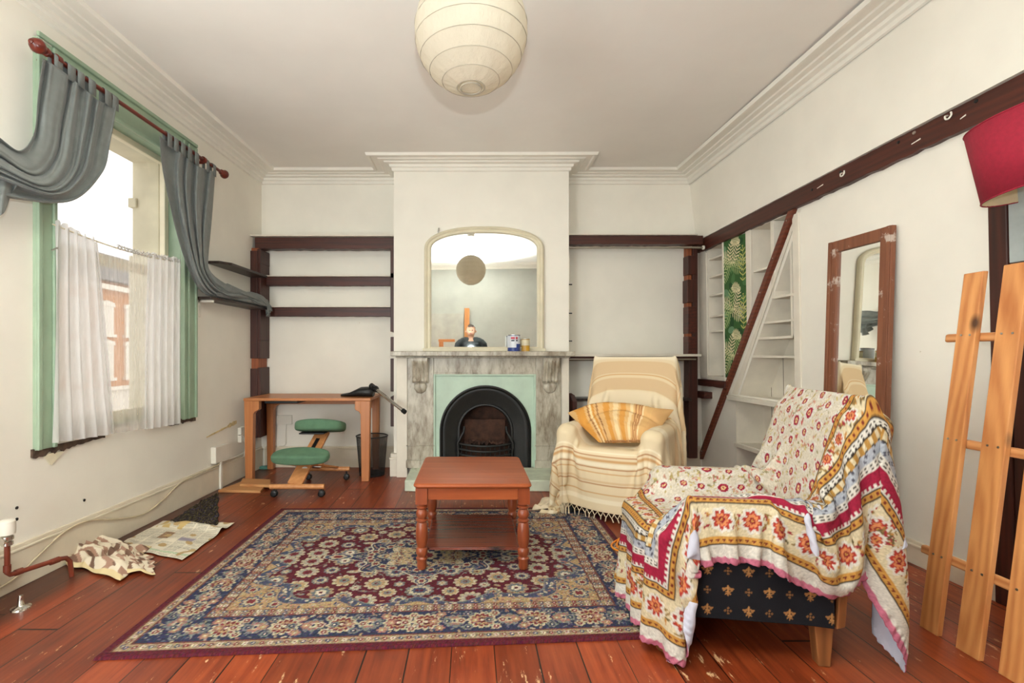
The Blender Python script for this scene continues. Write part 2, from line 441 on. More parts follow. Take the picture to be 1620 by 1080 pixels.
# cornice
prof = [(0,-.092),(.016,-.086),(.020,-.062),(.036,-.054),(.040,-.034),(.080,-.028),(.086,-.018),(.128,-.018),(.136,-.010),(.188,-.010),(.196,-.024),(.220,-.024),(.230,0.0)]
path = [(xl(YR),YR),(xl(YB),YB),(CX0,YB),(CX0,YC),(CX1,YC),(CX1,YB),(xr(YB,3),YB),(xr(YR,3),YR)]
def mitred(path, p):
    n = len(path); out = []
    for i in range(n):
        a = Vector(path[i-1]); b = Vector(path[i]); c = Vector(path[(i+1) % n])
        d0 = (b-a).normalized(); d1 = (c-b).normalized()
        n0 = Vector((d0.y, -d0.x)); n1 = Vector((d1.y, -d1.x))
        k = (n0+n1); k = k/(1+n0.dot(n1))
        out.append(b+k*p)
    return out
rs = []
for p, dz in prof:
    rs.append([(q.x, q.y, zc(q.x, q.y)+dz) for q in mitred(path, p)])
m = MB(); m.rings(rs); obj('trim_1', m, CORN, **S)
# skirting boards
def skirt(name, fn, runs, h=.215):
    m = MB(fn)
    for a, b in runs:
        m.box(a, b, 0, .022, 0, h-.03); m.box(a, b, 0, .028, h-.03, h-.018); m.box(a, b, 0, .016, h-.018, h)
    obj(name, m, SKIRT, bevel=.003, **S)
skirt('baseboard_left', LW, [(YR, YB-.02)])
skirt('baseboard_right', RW, [(YR, 2.16), (2.27, 3.55)], .13)
skirt('baseboard_back', lambda s, d, z: (s, YB-d, z), [(-2.12, CX0), (CX1, 2.36)])
skirt('baseboard_rear', lambda s, d, z: (s, YR+d, z), [(-2.3, -2.19), (-1.01, 2.5)], .15)
m = MB()
for a, b, c, d in ((-2.19,-2.08,0,2.31),(-1.12,-1.01,0,2.31),(-2.08,-1.12,2.2,2.31)): m.box(a, b, YR+.001, YR+.03, c, d)
obj('added_doorway', m, WHITE, bevel=.004, **S)  # casing of a doorway added, unseen, to let fill light in
m = MB(); m.box(-2.1,-1.1,YR-.12,YR,-.02,.0); m.box(-2.12,-2.08,YR-.12,YR,0,2.2); m.box(-1.12,-1.08,YR-.12,YR,0,2.2); m.box(-2.1,-1.1,YR-.12,YR,2.2,2.24); obj('trim_8', m, WHITE, **S)  # lining of the added doorway
m = MB()
for a, b in ((CX0-.03, CX0+.14), (CX1-.14, CX1+.03)):
    m.box(a, b, YC-.05, YC+.2, 0, .16); m.box(a-.005, b+.005, YC-.055, YC+.2, .16, .18); m.box(a+.006, b-.006, YC-.045, YC+.2, .18, .215)
obj('baseboard_chimney', m, WHITE, bevel=.004, **S)
m = MB(); m.lathe((CX0+.075, YC-.052, .09), [(.009,0),(.009,.004)], 12, Matrix.Rotation(PI/2, 4, 'X')); obj('trim_2', m, BLACKP, **S)

# window: casing, reveal, sashes, glass
m = MB(LW)
w = obj('window_1', m.box(2.50,2.61,0,.02,.66,2.79).box(3.70,3.865,0,.02,.66,2.815).box(2.61,3.70,0,.02,2.62,2.815), GREEN, bevel=.004, **S)
m = MB(LW)
for a, b in ((2.50,2.525),(2.59,2.612),(3.698,3.715),(3.755,3.775),(3.845,3.868)): m.box(a, b, .018, .034, .66, 2.79)
m.box(2.50, 3.868, .018, .036, 2.795, 2.82); m.box(2.60, 3.71, .018, .03, 2.615, 2.635)
obj('casing_moulding', m, GREEN, w, bevel=.005)
m = MB(LW)
m.box(2.575,2.61,-.14,.0,.69,2.64); m.box(3.70,3.735,-.14,0,.69,2.64); m.box(2.6,3.71,-.14,0,2.62,2.655); m.box(2.6,3.71,-.14,.0,.69,.72)
obj('frame_lining', m, GREEN, w, bevel=.003)
m = MB(LW)
m.box(2.5,2.62,-.34,-.14,.6,2.75); m.box(3.665,3.82,-.34,-.14,.6,2.75); m.box(2.5,3.8,-.34,-.14,2.60,2.75); m.box(2.45,3.85,-.42,-.14,.6,.70)
m.box(3.645,3.70,-.36,-.30,2.26,2.33); m.box(3.655,3.70,-.36,-.14,.70,1.9)
obj('stone_surround', m, STONE, w, bevel=.006)
def sash(nm, z0, z1, d, rail0, rail1):
    m = MB(LW); st = .045
    m.box(2.615,2.615+st,d-.02,d+.02,z0,z1); m.box(3.695-st,3.695,d-.02,d+.02,z0,z1)
    m.box(2.615+st,3.695-st,d-.02,d+.02,z0,z0+rail0); m.box(2.615+st,3.695-st,d-.02,d+.02,z1-rail1,z1)
    o = obj(nm, m, CREAM, w, bevel=.004)
    m = MB(LW); m.box(2.655,3.655,d-.003,d+.003,z0+rail0-.005,z1-rail1+.005); obj('pane', m, GLASS, o)
sash('upper_sash', 1.72, 2.63, -.105, .045, .05)
sash('lower_sash', .715, 1.775, -.06, .08, .05)
m = MB(LW); m.tube([LW(2.63,-.03,1.35) and (2.63,-.03,1.35),(2.63,-.03,1.42)], .012, 8); m.box(3.69,3.703,-.035,-.015,1.28,1.36)
obj('sash_fastener', m, STEEL, w)
# added window out of view, put in to light the room
m = MB(LW)
w = obj('added_window', m.box(.46,.57,0,.02,.66,2.79).box(1.63,1.74,0,.02,.66,2.79).box(.57,1.63,0,.02,2.62,2.79).box(.46,1.74,0,.03,.62,.72), GREEN, bevel=.004, **S)
def sash2(z0, z1, d):
    m = MB(LW); m.box(.575,.62,d-.02,d+.02,z0,z1); m.box(1.58,1.625,d-.02,d+.02,z0,z1); m.box(.62,1.58,d-.02,d+.02,z0,z0+.05); m.box(.62,1.58,d-.02,d+.02,z1-.05,z1)
    obj('sash', m, CREAM, w, bevel=.004)
sash2(1.72,2.63,-.155); sash2(.715,1.775,-.11)
# broken plaster below the casing
def ragged(name, pts_top, pts_bot, dmap, mat):
    m = MB(); n = len(pts_top); rs = []
    top = [dmap(*p) for p in pts_top]; bot = [dmap(*p) for p in pts_bot]
    return m, top, bot
random.seed(3)
m = MB(LW)
for s0, s1, dep in ((2.49,2.96,.045),(3.56,3.875,.022)):
    n = 26; up = []; lo = []
    for i in range(n+1):
        s_ = s0+(s1-s0)*i/n; f = 1 if s0 > 3 else max(.12, 1-1.1*(i/n))
        up.append((s_, .668)); lo.append((s_, .655-dep*f*(.45+.75*random.random())))
    m.prism(up+lo[::-1], -.03, .012, lambda p, q, w_: (p, w_, q))
obj('trim_3', m, PLASTERH, **S)
m = MB(LW)                                     # torn plaster flap and cracks
m.prism([(2.55,.63),(2.68,.625),(2.60,.565)], .001, .010, lambda p, q, w_: (p, w_, q))
obj('trim_4', m, CREAM, **S)
# flaked plaster patch and screw holes on the window wall
m = MB(LW); up = []; lo = []
for i in range(18):
    s_ = 4.04+(4.52-4.04)*i/17; zc_ = .47+.06*i/17; hgt = .005+.014*(i/17)*random.random()+.009*(i > 12)
    up.append((s_, zc_+hgt)); lo.append((s_, zc_-hgt*.7))
m.prism(up+lo[::-1], .0005, .004, lambda p, q, w_: (p, w_, q)); obj('trim_5', m, paint('flaked_plaster', (212,190,142), .9, .12, 30, .4, 60), **S)
m = MB()
for u, v in ((26,803),(26,821),(133,791)):
    s_ = 2.345/((745-u)/770+.0368); z_ = H+(CV-v)*s_/K
    m.lathe(LW(s_, .0005, z_), [(.008,0),(.008,.003)], 10, Matrix.Rotation(PI/2, 4, 'Y'))
obj('trim_6', m, BLACKP, **S)
# crack above the beam
m = MB(RW); up = []; lo = []
for i in range(16):
    z_ = 2.385+.375*i/15; wd = .007*(1-i/15)+.0008; o_ = .006*math.sin(i*1.7)
    up.append((4.155+o_+wd, z_)); lo.append((4.155+o_-wd, z_))
m.prism(up+lo[::-1], .0006, .002, lambda p, q, w_: (p, w_, q)); obj('trim_7', m, PLASTERH, **S)
# ================================================================ timbers and shelves
def BK(s, d, z): return (s, YB-d, z)          # on the alcove back wall
def single(name, mb, mat, label, cat, group=None, **k):
    return obj(name, mb, mat, label=label, cat=cat, group=group, **k)

random.seed(11)
def rough_bar(map_, s0, s1, d0, d1, zt, zb, n=40, amp=.006):
    up = []; lo = []
    for i in range(n+1):
        s_ = s0+(s1-s0)*i/n
        zt_ = zt(s_) if callable(zt) else zt; zb_ = zb(s_) if callable(zb) else zb
        up.append((s_, zt_-amp*.4*random.random())); lo.append((s_, zb_+amp*(random.random()-.3)))
    m = MB(map_); m.prism(up+lo[::-1], d0, d1, lambda p, q, w_: (p, w_, q)); return m

# left alcove ----------------------------------------------------
post = thing('timber_post', 'tall dark timber post in the left alcove corner, patched with bare brown wood', 'timber post', (-2.11, 4.9, .33))
m = MB(); m.box(-2.165,-2.095,4.80,5.0,.56,2.21); m.box(-2.16,-2.09,4.86,5.0,.36,.56); obj('core', m, RAWZ, post, bevel=.004)
m = MB()
for z0, z1 in ((.34,1.03),(1.12,1.30),(1.30,1.66),(1.66,2.06),(2.06,2.20)):
    m.box(-2.10-.01*random.random(),-2.076+.006*random.random(),4.795,5.012,z0,z1)
obj('cleat', m, DARKZ, post, bevel=.004)
m = MB(); m.box(-2.175,-2.10,4.785,4.86,.34,1.02); m.box(-2.175,-2.10,4.785,4.86,1.12,2.18); obj('facing', m, DARKZ, post, bevel=.004)

t = thing('wall_shelf', 'top shelf of the left alcove, white board over a thick dark beam', 'shelf', (-1.42, 4.85, 2.2), 'left alcove shelves')
obj('batten', rough_bar(BK, -2.14, CX0-.003, .10, .20, 2.318, 2.205), DARKW, t, bevel=.003)
m = MB(); m.box(-2.17,CX0-.002,4.78,5.01,2.322,2.335); obj('board', m, WHITE, t, bevel=.002)
for zt, lab in ((1.945,'second shelf down in the left alcove, dark batten under a thin white board'),
                (1.635,'lowest shelf of the left alcove, dark batten level with the curtain end')):
    t = thing('wall_shelf', lab, 'shelf', (-1.42, 4.95, zt-.09), 'left alcove shelves')
    obj('batten', rough_bar(BK, -2.07, CX0-.045, .05, .10, zt, zt-.092, amp=.003), DARKW, t, bevel=.003)
    m = MB(); m.box(-2.07,CX0-.045,4.90,5.015,zt+.001,zt+.014); obj('board', m, WHITE, t, bevel=.002)
m = MB(LW); m.prism([(4.05,0),(4.05,.10),(4.14,.16),(4.80,.16),(4.80,0)], 1.915, 1.937, lambda p, q, w_: (p, q, w_))
single('corner_shelf', m, BLACKW, 'upper black shelf board on the window wall beside the alcove', 'shelf', bevel=.002)
t = thing('corner_shelf', 'lower black shelf board on the window wall with curtain end lying on it', 'shelf', LW(4.3,.08,1.59))
m = MB(LW); m.prism([(3.88,.0),(3.88,.13),(4.2,.16),(4.80,.16),(4.80,0)], 1.598, 1.62, lambda p, q, w_: (p, q, w_)); obj('board', m, BLACKW, t, bevel=.002)
m = MB(LW); m.box(3.93,3.945,.0,.12,1.578,1.597); m.box(3.93,3.945,0,.012,1.46,1.597); obj('bracket', m, WHITE, t, bevel=.002, label='white shelf bracket')
t = thing('timber_strip', 'broken dark timber strip up the left side of the chimney breast', 'timber strip', (-.765,4.78,.5))
m = MB()
for z0, z1 in ((1.90,2.20),(1.38,1.95),(1.17,1.33),(.80,1.12),(.46,.75)): m.box(-.782+.003*random.random(),-.743,4.72,4.9,z0,z1)
obj('length', m, DARKZ, t, bevel=.004)

# right alcove ---------------------------------------------------
t = thing('wall_shelf', 'top shelf of the right alcove, dark beam with thin pale board above', 'shelf', (1.6,4.85,2.23), 'right alcove shelves')
obj('batten', rough_bar(BK, CX1+.003, 2.30, .10, .20, 2.338, 2.25), DARKW, t, bevel=.003)
m = MB(); m.box(CX1+.003,2.24,4.80,5.01,2.339,2.35); obj('board', m, WHITE, t, bevel=.002)
t = thing('clothes_rail', 'chrome hanging rail under the top shelf of the right alcove', 'rail', (1.6,4.80,2.20))
m = MB(); m.tube([(CX1+.004,4.80,2.213),(2.29,4.80,2.213)], .0095, 12); obj('rod', m, STEEL, t, smooth=40)
m = MB(); m.lathe((2.285,4.80,2.213), [(.02,0),(.02,.014)], 14, Matrix.Rotation(PI/2,4,'Y')); obj('end_socket', m, WPLAST, t, smooth=40)
t = thing('timber_post', 'tall dark timber post in the right alcove corner with notched reddish blocks', 'timber post', (2.25,4.95,.15))
m = MB(); m.box(2.185,2.268,4.91,5.0,.12,2.25); obj('core', m, RAWZ, t, bevel=.004)
m = MB(); m.box(2.225,2.275,4.88,4.94,.12,2.25); obj('facing', m, DARKZ, t, bevel=.004)
for z0, z1 in ((1.96,2.15),(1.68,1.91),(1.37,1.64),(1.12,1.34)):
    m = MB(); m.box(2.165+.008*random.random(),2.262,4.875,4.985,z0,z1); obj('cleat', m, DARKZ if z1 > 1.65 else DARKY, t, bevel=.005)
m = MB(); m.box(2.18,2.262,4.87,4.985,.12,1.12); obj('lower_cleat', m, DARKZ, t, bevel=.005)
t = thing('wall_shelf', 'white shelf board of the right alcove level with the mantelpiece', 'shelf', (1.6,4.85,1.1), 'right alcove shelves')
m = MB(); m.box(CX1+.02,2.245,4.74,5.01,1.14,1.163); obj('board', m, WHITE, t, bevel=.002)
m = MB(); m.box(CX1+.02,2.18,4.78,5.0,1.10,1.139); obj('batten', m, DARKW, t, bevel=.002)
m = MB(); m.tube([(CX1+.02,4.76,1.112),(2.2,4.76,1.112)], .008, 10); obj('rail', m, STEEL, t, smooth=40)
t = thing('wall_shelf', 'low dark shelf behind the cream armchair in the right alcove', 'shelf', (1.6,4.88,.70), 'right alcove shelves')
m = MB(); m.box(CX1+.06,2.18,4.80,5.01,.70,.725); obj('board', m, BLACKW, t, bevel=.002)
m = MB(); m.prism([(0,.48),(0,.78),(.06,.76),(.10,.70),(.10,.48)], CX1+.004, CX1+.05, lambda p, q, w_: (w_+p*.5, 4.80-p*.4, q)); obj('bracket', m, DARKZ, t, bevel=.004)
t = thing('timber_strip', 'white painted strip with nail ends up the right side of the chimney breast', 'timber strip', (.95,4.8,1.2))
m = MB(); m.box(.943,.968,4.75,5.0,1.165,2.12); obj('length', m, WHITE, t, bevel=.003)
for z_ in (1.84,1.56,1.29):
    m = MB(); m.box(.945,.985,4.735,4.752,z_-.005,z_+.005); obj('nail', m, BLACKP, t)
m = MB(); m.box(.943,.958,4.75,5.0,2.12,2.24); obj('dark_end', m, DARKZ, t, bevel=.003)

# the long beam on the partition wall and its hooks ---------------
t = thing('timber_beam', 'long dark timber beam running along the right wall, with white hooks', 'timber beam', RW(3.4,.02,2.2))
RB = lambda s_, d_, z_: (xr(s_, 2.3)-d_, s_, z_)
obj('beam', rough_bar(RB, 1.2, 5.0, -.004, .035, bt, lambda s: bt(s)-.128+.006*math.sin(s*5)*(s < 2.6), 90, .008), DARKY, t, bevel=.004, recalc=True)
def s_of(u): return 2.5106/((u-CU)/K+.028)
for u, v in ((1355,275),(1530,184)):
    s_ = s_of(u)+.02; z_ = H+(CV-v)*s_/K
    m = MB(RB); m.tube([tuple(q) for q in catmull([(s_+.02,.036,z_+.013),(s_+.014,.055,z_+.006),(s_+.0,.066,z_-.014),(s_-.014,.066,z_-.018),(s_-.024,.062,z_-.004),(s_-.020,.06,z_+.012)], 24)], .0042, 8)
    obj('hook', m, WPLAST, t, smooth=60, label='white screw hook')
for u, v in ((1347,272),(1442,225),(1468,210),(1570,160),(1300,300)):
    s_ = s_of(u)+.02; z_ = H+(CV-v)*s_/K
    m = MB(RB); m.lathe((s_,.033,z_), [(.011,0),(.008,.006),(.003,.007)], 10, Matrix(((1,0,0,0),(0,0,1,0),(0,1,0,0),(0,0,0,1))))
    obj('nail_head', m, STEEL if u == 1468 else BLACKP, t, smooth=50)
m = MB(RB)
for u0, u1, v in ((1458,1488,227),(1537,1556,187),(1305,1325,297)):
    s0, s1 = s_of(u0), s_of(u1); z_ = H+(CV-v)*s0/K
    s1 = s0+(s1-s0)*.5; m.prism([(s0,z_-.006),(s1,z_+.0),(s1,z_+.007),(s0,z_-.002)], .034, .0365, lambda p, q, w_: (p, w_, q))
obj('paint_flake', m, WPLAST, t)

# under-stair shelving ---------------------------------------------
def recess(name, label, s0, s1, z0, z1, dep, shelves, cat='shelving', hyp=None, extra=None, left=True):
    t = thing(name, label, cat, RW((s0+s1)/2, -.1, z0))
    m = MB(RW); m.box(s0-.06,s1+.06,-dep-.015,-dep,z0-.05,z1+.05); obj('back_panel', m, WHITE, t)
    n = int((s1-s0)/.13); m = MB(RW)
    for i in range(1, n): m.box(s0+(s1-s0)*i/n-.002, s0+(s1-s0)*i/n+.002, -dep, -dep+.001, z0, z1)
    obj('plank_groove', m, PLASTERH, t)
    m = MB(RW); m.box(s0-.02,s0,-dep,-.001,z0-.02,z1+.02); obj('side_panel', m, WHITE, t)
    if left: m = MB(RW); m.box(s1,s1+.02,-dep,-.001,z0-.02,z1+.02); obj('side_panel', m, WHITE, t)
    m = MB(RW); m.box(s0-.02,s1+.02,-dep,-.001,z1,z1+.02); obj('top_panel', m, WHITE, t)
    m = MB(RW); m.box(s0-.02,s1+.02,-dep,-.001,z0-.02,z0); obj('bottom_panel', m, WHITE, t)
    for z_, a, b, d1 in shelves:
        m = MB(RW); m.box(a,b,-dep,d1,z_-.012,z_+.006); obj('shelf', m, WHITE, t, bevel=.002)
    return t
t = recess('recessed_shelves', 'narrow white recessed shelves with five small boards beside the right alcove', 4.575, 4.86, .95, 2.215, .30,
       [(z_, 4.577, 4.858, -.012) for z_ in (2.107,1.928,1.744,1.536,1.388)])
m = MB(RW); m.prism([(4.862,.92),(5.015,.92),(5.015,2.17),(4.97,2.205),(4.90,2.205),(4.862,2.18)], .0, .014, lambda p, q, w_: (p, w_, q)); obj('front_board', m, WHITE, t, bevel=.004)
m = MB(RW); m.box(4.553,4.573,0,.012,.91,2.215); m.box(4.573,4.862,0,.012,.91,.95); obj('edge_trim', m, WHITE, t, bevel=.002)
t = recess('recessed_cupboard', 'white open recess with one shelf behind the sloping brown batten', 3.66, 4.13, 1.30, 2.215, .28, [(1.863,3.88,4.128,-.01)])
m = MB(RW); m.box(3.835,3.875,-.28,.004,1.6,2.212); obj('divider', m, WHITE, t, bevel=.002)
m = MB(RW); m.box(4.128,4.195,-.002,.014,zd(4.16)+.04,2.23); obj('front_board', m, WHITE, t, bevel=.003)
# triangular shelves
t = thing('recessed_shelves', 'tall white triangular shelves under the slope, between sloping batten and standing mirror', 'shelving', RW(4.0,-.1,.03))
DP = .26
m = MB(RW); m.box(3.58,4.46,-DP-.015,-DP,.0,2.15); obj('back_panel', m, WHITE, t)
m = MB(RW)
for s_ in (3.78,3.96,4.14,4.30): m.box(s_-.002,s_+.002,-DP,-DP+.001,.03,min(2.0,.8+1.69*(4.34-s_)))
obj('plank_groove', m, PLASTERH, t)
m = MB(RW); m.box(3.60,3.62,-DP,-.001,.02,2.05); obj('side_panel', m, WHITE, t)
m = MB(RW)                                      # sloping inner board
m.add([(3.62,-DP,2.02),(3.62,-.001,2.02),(4.358,-.001,.77),(4.358,-DP,.77),(3.64,-DP,2.05),(3.64,-.001,2.05),(4.39,-.001,.77),(4.39,-DP,.77)], [(0,1,2,3),(4,7,6,5),(0,4,5,1),(2,6,7,3)])
obj('sloping_panel', m, WHITE, t)
m = MB(RW); m.box(4.40,4.42,-DP,-.001,.02,.76); obj('side_panel', m, WHITE, t)
for z_ in (1.615,1.423,1.148):
    e = 4.34-(z_-.80)/1.694
    m = MB(RW); m.box(3.60,e,-DP,.003,z_-.018,z_); obj('shelf', m, WHITE, t, bevel=.002)
    m = MB(RW); m.box(3.575,3.60,-.002,.012,z_-.05,z_-.018); obj('shelf_bearer', m, WHITE, t, bevel=.003)
m = MB(RW); m.box(3.56,4.47,-DP,.045,.745,.785); obj('shelf', m, WHITE, t, bevel=.004)
m = MB(RW); m.box(3.58,4.42,-DP,.012,.325,.36); obj('shelf', m, WHITE, t, bevel=.003)
m = MB(RW); m.box(3.545,3.61,0,.014,.0,2.19); obj('front_board', m, WHITE, t, bevel=.003)
m = MB(RW); m.prism([(3.63,2.10),(3.55,2.19),(4.44,.80),(4.36,.80)], 0, .012, lambda p, q, w_: (p, w_, q)); obj('sloping_board', m, WHITE, t, bevel=.003)
m = MB(RW); m.prism([(3.565,2.222),(3.625,2.222),(5.05,.085),(4.99,.085)], .0, .034, lambda p, q, w_: (p, w_, q))
t = thing('sloping_batten', 'long reddish-brown batten sloping down the right wall from beam to floor', 'batten', RW(4.3,.02,.085))
obj('board', m, BATTEN, t, bevel=.003)
for k in range(9):
    s_ = 3.64+k*.165; m = MB(RW); m.lathe((s_, .033, zd(s_)), [(.006,0),(.005,.003)], 8, Matrix(((1,0,0,0),(0,0,1,0),(0,1,0,0),(0,0,0,1))))
    obj('screw_head', m, STEEL, t)
single('timber_rail', rough_bar(RW, 4.49, 4.99, 0, .05, .912, .845, 14), DARKY, 'short dark timber rail under the narrow recessed shelves', 'timber rail', bevel=.003)
single('timber_block', rough_bar(RW, 4.80, 5.0, 0, .08, .79, .72, 8), DARKY, 'stubby dark timber block projecting below the short rail', 'timber block', bevel=.003)
m = MB(RW); m.box(2.19,2.27,-.01,.028,.0,2.235); m.box(2.10,2.19,-.01,.020,.0,2.2)
single('timber_post', m, DARKZ, 'dark timber post on the right wall behind the pine slats', 'timber post', bevel=.006)
m = MB(RW); m.box(2.06,2.165,.02,.05,1.56,2.2); m.box(2.06,2.1,.05,.062,1.56,2.2)
single('door_casing', m, paint('grey_blue_paint', (170,178,176), .5, .05, 8, .05), 'pale grey-blue length of casing beside the dark post under the red lampshade', 'casing', bevel=.003)

# ================================================================ fireplace
FC = .1365
fp = thing('fireplace', 'veined grey marble fireplace with green surround, arched black grate and scrolled corbels', 'fireplace', (.12,4.5,0))
m = MB(); m.box(-.735,.955,4.44,YC-.002,1.144,1.188); obj('mantel_shelf', m, MARBLE, fp, bevel=.006)
m = MB(); m.box(-.70,.92,4.50,YC-.002,1.128,1.143); obj('mantel_moulding', m, MARBLE, fp, bevel=.006)
for x0, x1, nm in ((-.597,-.352,1),(.612,.85,2)):
    m = MB(); m.box(x0,x1,4.575,YC-.001,.165,1.128); m.box(x0-.012,x1+.012,4.56,YC-.001,.0951,.165); m.box(x0-.012,x1+.012,4.566,4.6,.30,.305)
    obj('jamb', m, MARBLE, fp, bevel=.004)
    cx = (x0+x1)/2 + (.0 if nm == 1 else .01)
    # scrolled corbel with flutes
    n = 22; pr = []
    for i in range(n+1):
        f = i/n; z_ = 1.127-.235*f
        y_ = .085*(1-f)**.8*(1+.18*math.sin(f*PI*2.2))+.018+.022*math.exp(-((f-.93)/.08)**2)
        pr.append((y_, z_))
    nx = 15; X = np.zeros((nx, n+1, 3))
    for i in range(nx):
        fx = -1+2*i/(nx-1); fl = .005*math.cos(fx*PI*5)
        for j, (y_, z_) in enumerate(pr): X[i, j] = (cx+fx*.072, 4.575-y_-fl*(1 if j > 2 else 0), z_)
    m = MB(); m.grid(X)
    front = X; 
    for i in (0, nx-1):
        L = [tuple(p) for p in X[i]]; B = [(p[0], 4.576, p[2]) for p in L]
        m.add(L+B, [(k, k+1, k+2+n, k+1+n) for k in range(n)])
    L = [tuple(p) for p in X[:, -1]]; m.add(L+[(p[0], 4.576, p[2]) for p in L], [(k, k+1, k+1+nx, k+nx) for k in range(nx-1)])
    obj('corbel', m, MARBLE, fp, smooth=35)
    m = MB(); rs = []
    for k in range(9):
        a = k/8*PI/2; r_ = math.cos(a); rs.append([(cx+.062*r_*math.cos(b)*(1+.05*math.cos(9*b)), 4.574-.03*math.sin(a), .862+.07*r_*math.sin(b)*(1 if math.sin(b) < 0 else .55)) for b in [2*PI*q/36 for q in range(36)]])
    m.rings(rs, cap1=True); obj('shell', m, MARBLE, fp, smooth=60)
m = MB(); m.box(-.352,.612,4.588,YC-.001,.975,1.128); m.box(-.352,.612,4.580,4.60,.972,.99); obj('frieze', m, MARBLE, fp, bevel=.004)
for x0, x1 in ((-.70,-.60),(.852,.925)):
    m = MB(); m.box(x0,x1,4.585,YC-.001,.0,1.128); obj('side_board', m, WHITE, fp, bevel=.004, label='white painted side board')
def arch(w, zs, h, n=40, z0=.0955):
    pts = [(FC+w, z0), (FC+w, z0+(zs-z0)*.5)]
    for i in range(n+1):
        a = PI*i/n; pts.append((FC+w*math.cos(a), zs+h*math.sin(a)))
    return pts+[(FC-w, z0+(zs-z0)*.5), (FC-w, z0)]
m = MB(); hole = arch(.418, .435, .42, z0=.0956)
m.sheet([[(-.352,.0955),(.612,.0955),(.612,.975),(-.352,.975)], hole], lambda p, q: (p, 4.60, q))
obj('surround_plate', m, PALEGREEN, fp, recalc=False)
m = MB(); m.box(-.352,-.335,4.575,4.62,.0955,.974); m.box(.595,.612,4.575,4.62,.0955,.974); m.box(-.352,.612,4.58,4.62,.958,.974); obj('surround_bead', m, PALEGREEN, fp, bevel=.004)
m = MB(); spec = [(.430,.435,.432,4.598),(.432,.435,.434,4.588),(.418,.435,.42,4.582),(.412,.435,.413,4.596),(.40,.435,.40,4.606),(.386,.435,.386,4.604),(.372,.435,.372,4.612),(.27,.43,.262,4.655),(.262,.43,.256,4.645),(.246,.43,.243,4.645),(.240,.43,.236,4.66),(.236,.43,.232,4.80)]
rs = [[(p, y_, q) for p, q in arch(w_, zs_, h_)] for w_, zs_, h_, y_ in spec]
m.rings(rs, closed=False); obj('arch', m, IRON, fp, smooth=45, recalc=False)
m = MB(); rs = [[(p, y_, q) for p, q in arch(w_, .43, h_)] for w_, h_, y_ in ((.236,.232,4.70),(.236,.232,4.94),(.0,.0,4.96))]
m.rings(rs, closed=False); obj('firebox', m, SOOT, fp, smooth=45, recalc=False)
m = MB(); X = np.zeros((9, 9, 3))
for i in range(9):
    for j in range(9):
        X[i, j] = (FC-.2+.4*i/8, 4.90-.10*j/8, .12+.40*j/8)
m.grid(X); obj('fireback', m, SOOT, fp, recalc=False)
m = MB(); X = np.zeros((24, 14, 3))
for i in range(24):
    for j in range(14):
        X[i, j] = (FC-.20+.40*i/23, 4.66+.16*j/13, .30+.05*noise.noise((i*.8, j*.8, 2))+.02*noise.noise((i*2.3, j*2.3, 5)))
m.grid(X); obj('ash_bed', m, SOOT, fp, smooth=180, recalc=False)
m = MB()
for z_, bul, r_ in ((.315,.085,.011),(.265,.095,.010),(.215,.09,.010),(.165,.085,.010)):
    m.tube([(FC-.255+.51*k/16, 4.635-bul*math.sin(PI*k/16)**.7, z_-.015*math.sin(PI*k/16)) for k in range(17)], r_, 8)
for k in range(11):
    f = .06+.88*k/10; m.tube([(FC-.255+.51*f, 4.635-.088*math.sin(PI*f)**.7, z_) for z_ in (.15,.31)], .005, 6)
for sx in (-1, 1):
    m.tube([(FC+sx*.25,4.63,.11),(FC+sx*.262,4.62,.32),(FC+sx*.235,4.62,.37),(FC+sx*.205,4.64,.42),(FC+sx*.2,4.66,.47)], .011, 8)
obj('grate', m, IRON, fp, smooth=50)
m = MB(); m.box(-.56,.80,4.11,4.585,.0,.095); obj('hearth', m, paint('pale_painted_stone', (206,214,192), .6, .06, 9, .1, 25, spots=(12,.66,(170,166,145))), fp, bevel=.008, label='pale green-white painted hearth slab')

# overmantel mirror
om = thing('overmantel_mirror', 'large arched overmantel mirror in a cream frame standing on the mantelpiece', 'mirror', (.126,4.62,1.189))
HW, ZS, HT, MC = .571, .97, 1.19, .126
def oml(t, y, tb):
    w_ = HW-t; pts = [(MC-w_, y, 1.1895+tb), (MC-w_, y, 1.1895+.3), (MC-w_, y, 1.1895+.6)]
    n = 48; h_ = HT-ZS-t*.95+.0
    for i in range(n+1):
        a = PI-PI*i/n; c_ = math.cos(a); s_ = math.sin(a)
        pts.append((MC+w_*math.copysign(abs(c_)**(2/2.3), c_), y, 1.1895+ZS+h_*abs(s_)**(2/2.3)))
    return pts+[(MC+w_, y, 1.1895+.6), (MC+w_, y, 1.1895+.3), (MC+w_, y, 1.1895+tb)]
m = MB(); m.rings([oml(t_, YC-.004-d_, tb) for t_, d_, tb in ((0,.0,0),(0,.030,0),(.006,.040,.0),(.018,.046,.006),(.028,.040,.012),(.034,.030,.016),(.048,.034,.030),(.058,.030,.036),(.066,.016,.042),(.066,.008,.042))])
obj('frame', m, CREAM, om, smooth=35)
m = MB(); m.box(MC-HW-.012,MC+HW+.012,YC-.062,YC-.034,1.1892,1.218); obj('bottom_rail', m, CREAM, om, bevel=.003)
m = MB(); g_ = oml(.062, YC-.013, .04); m.add(g_, [tuple(range(len(g_)))[::-1]]); obj('glass', m, MIRROR, om, recalc=False)
single('wall_hook', MB().tube([P(694,365,4.664),P(694,361,4.65),P(693,367,4.645),P(694,370,4.655)], .006, 8), STEEL, 'small metal picture hook beside the arch of the overmantel mirror', 'hook', smooth=60)

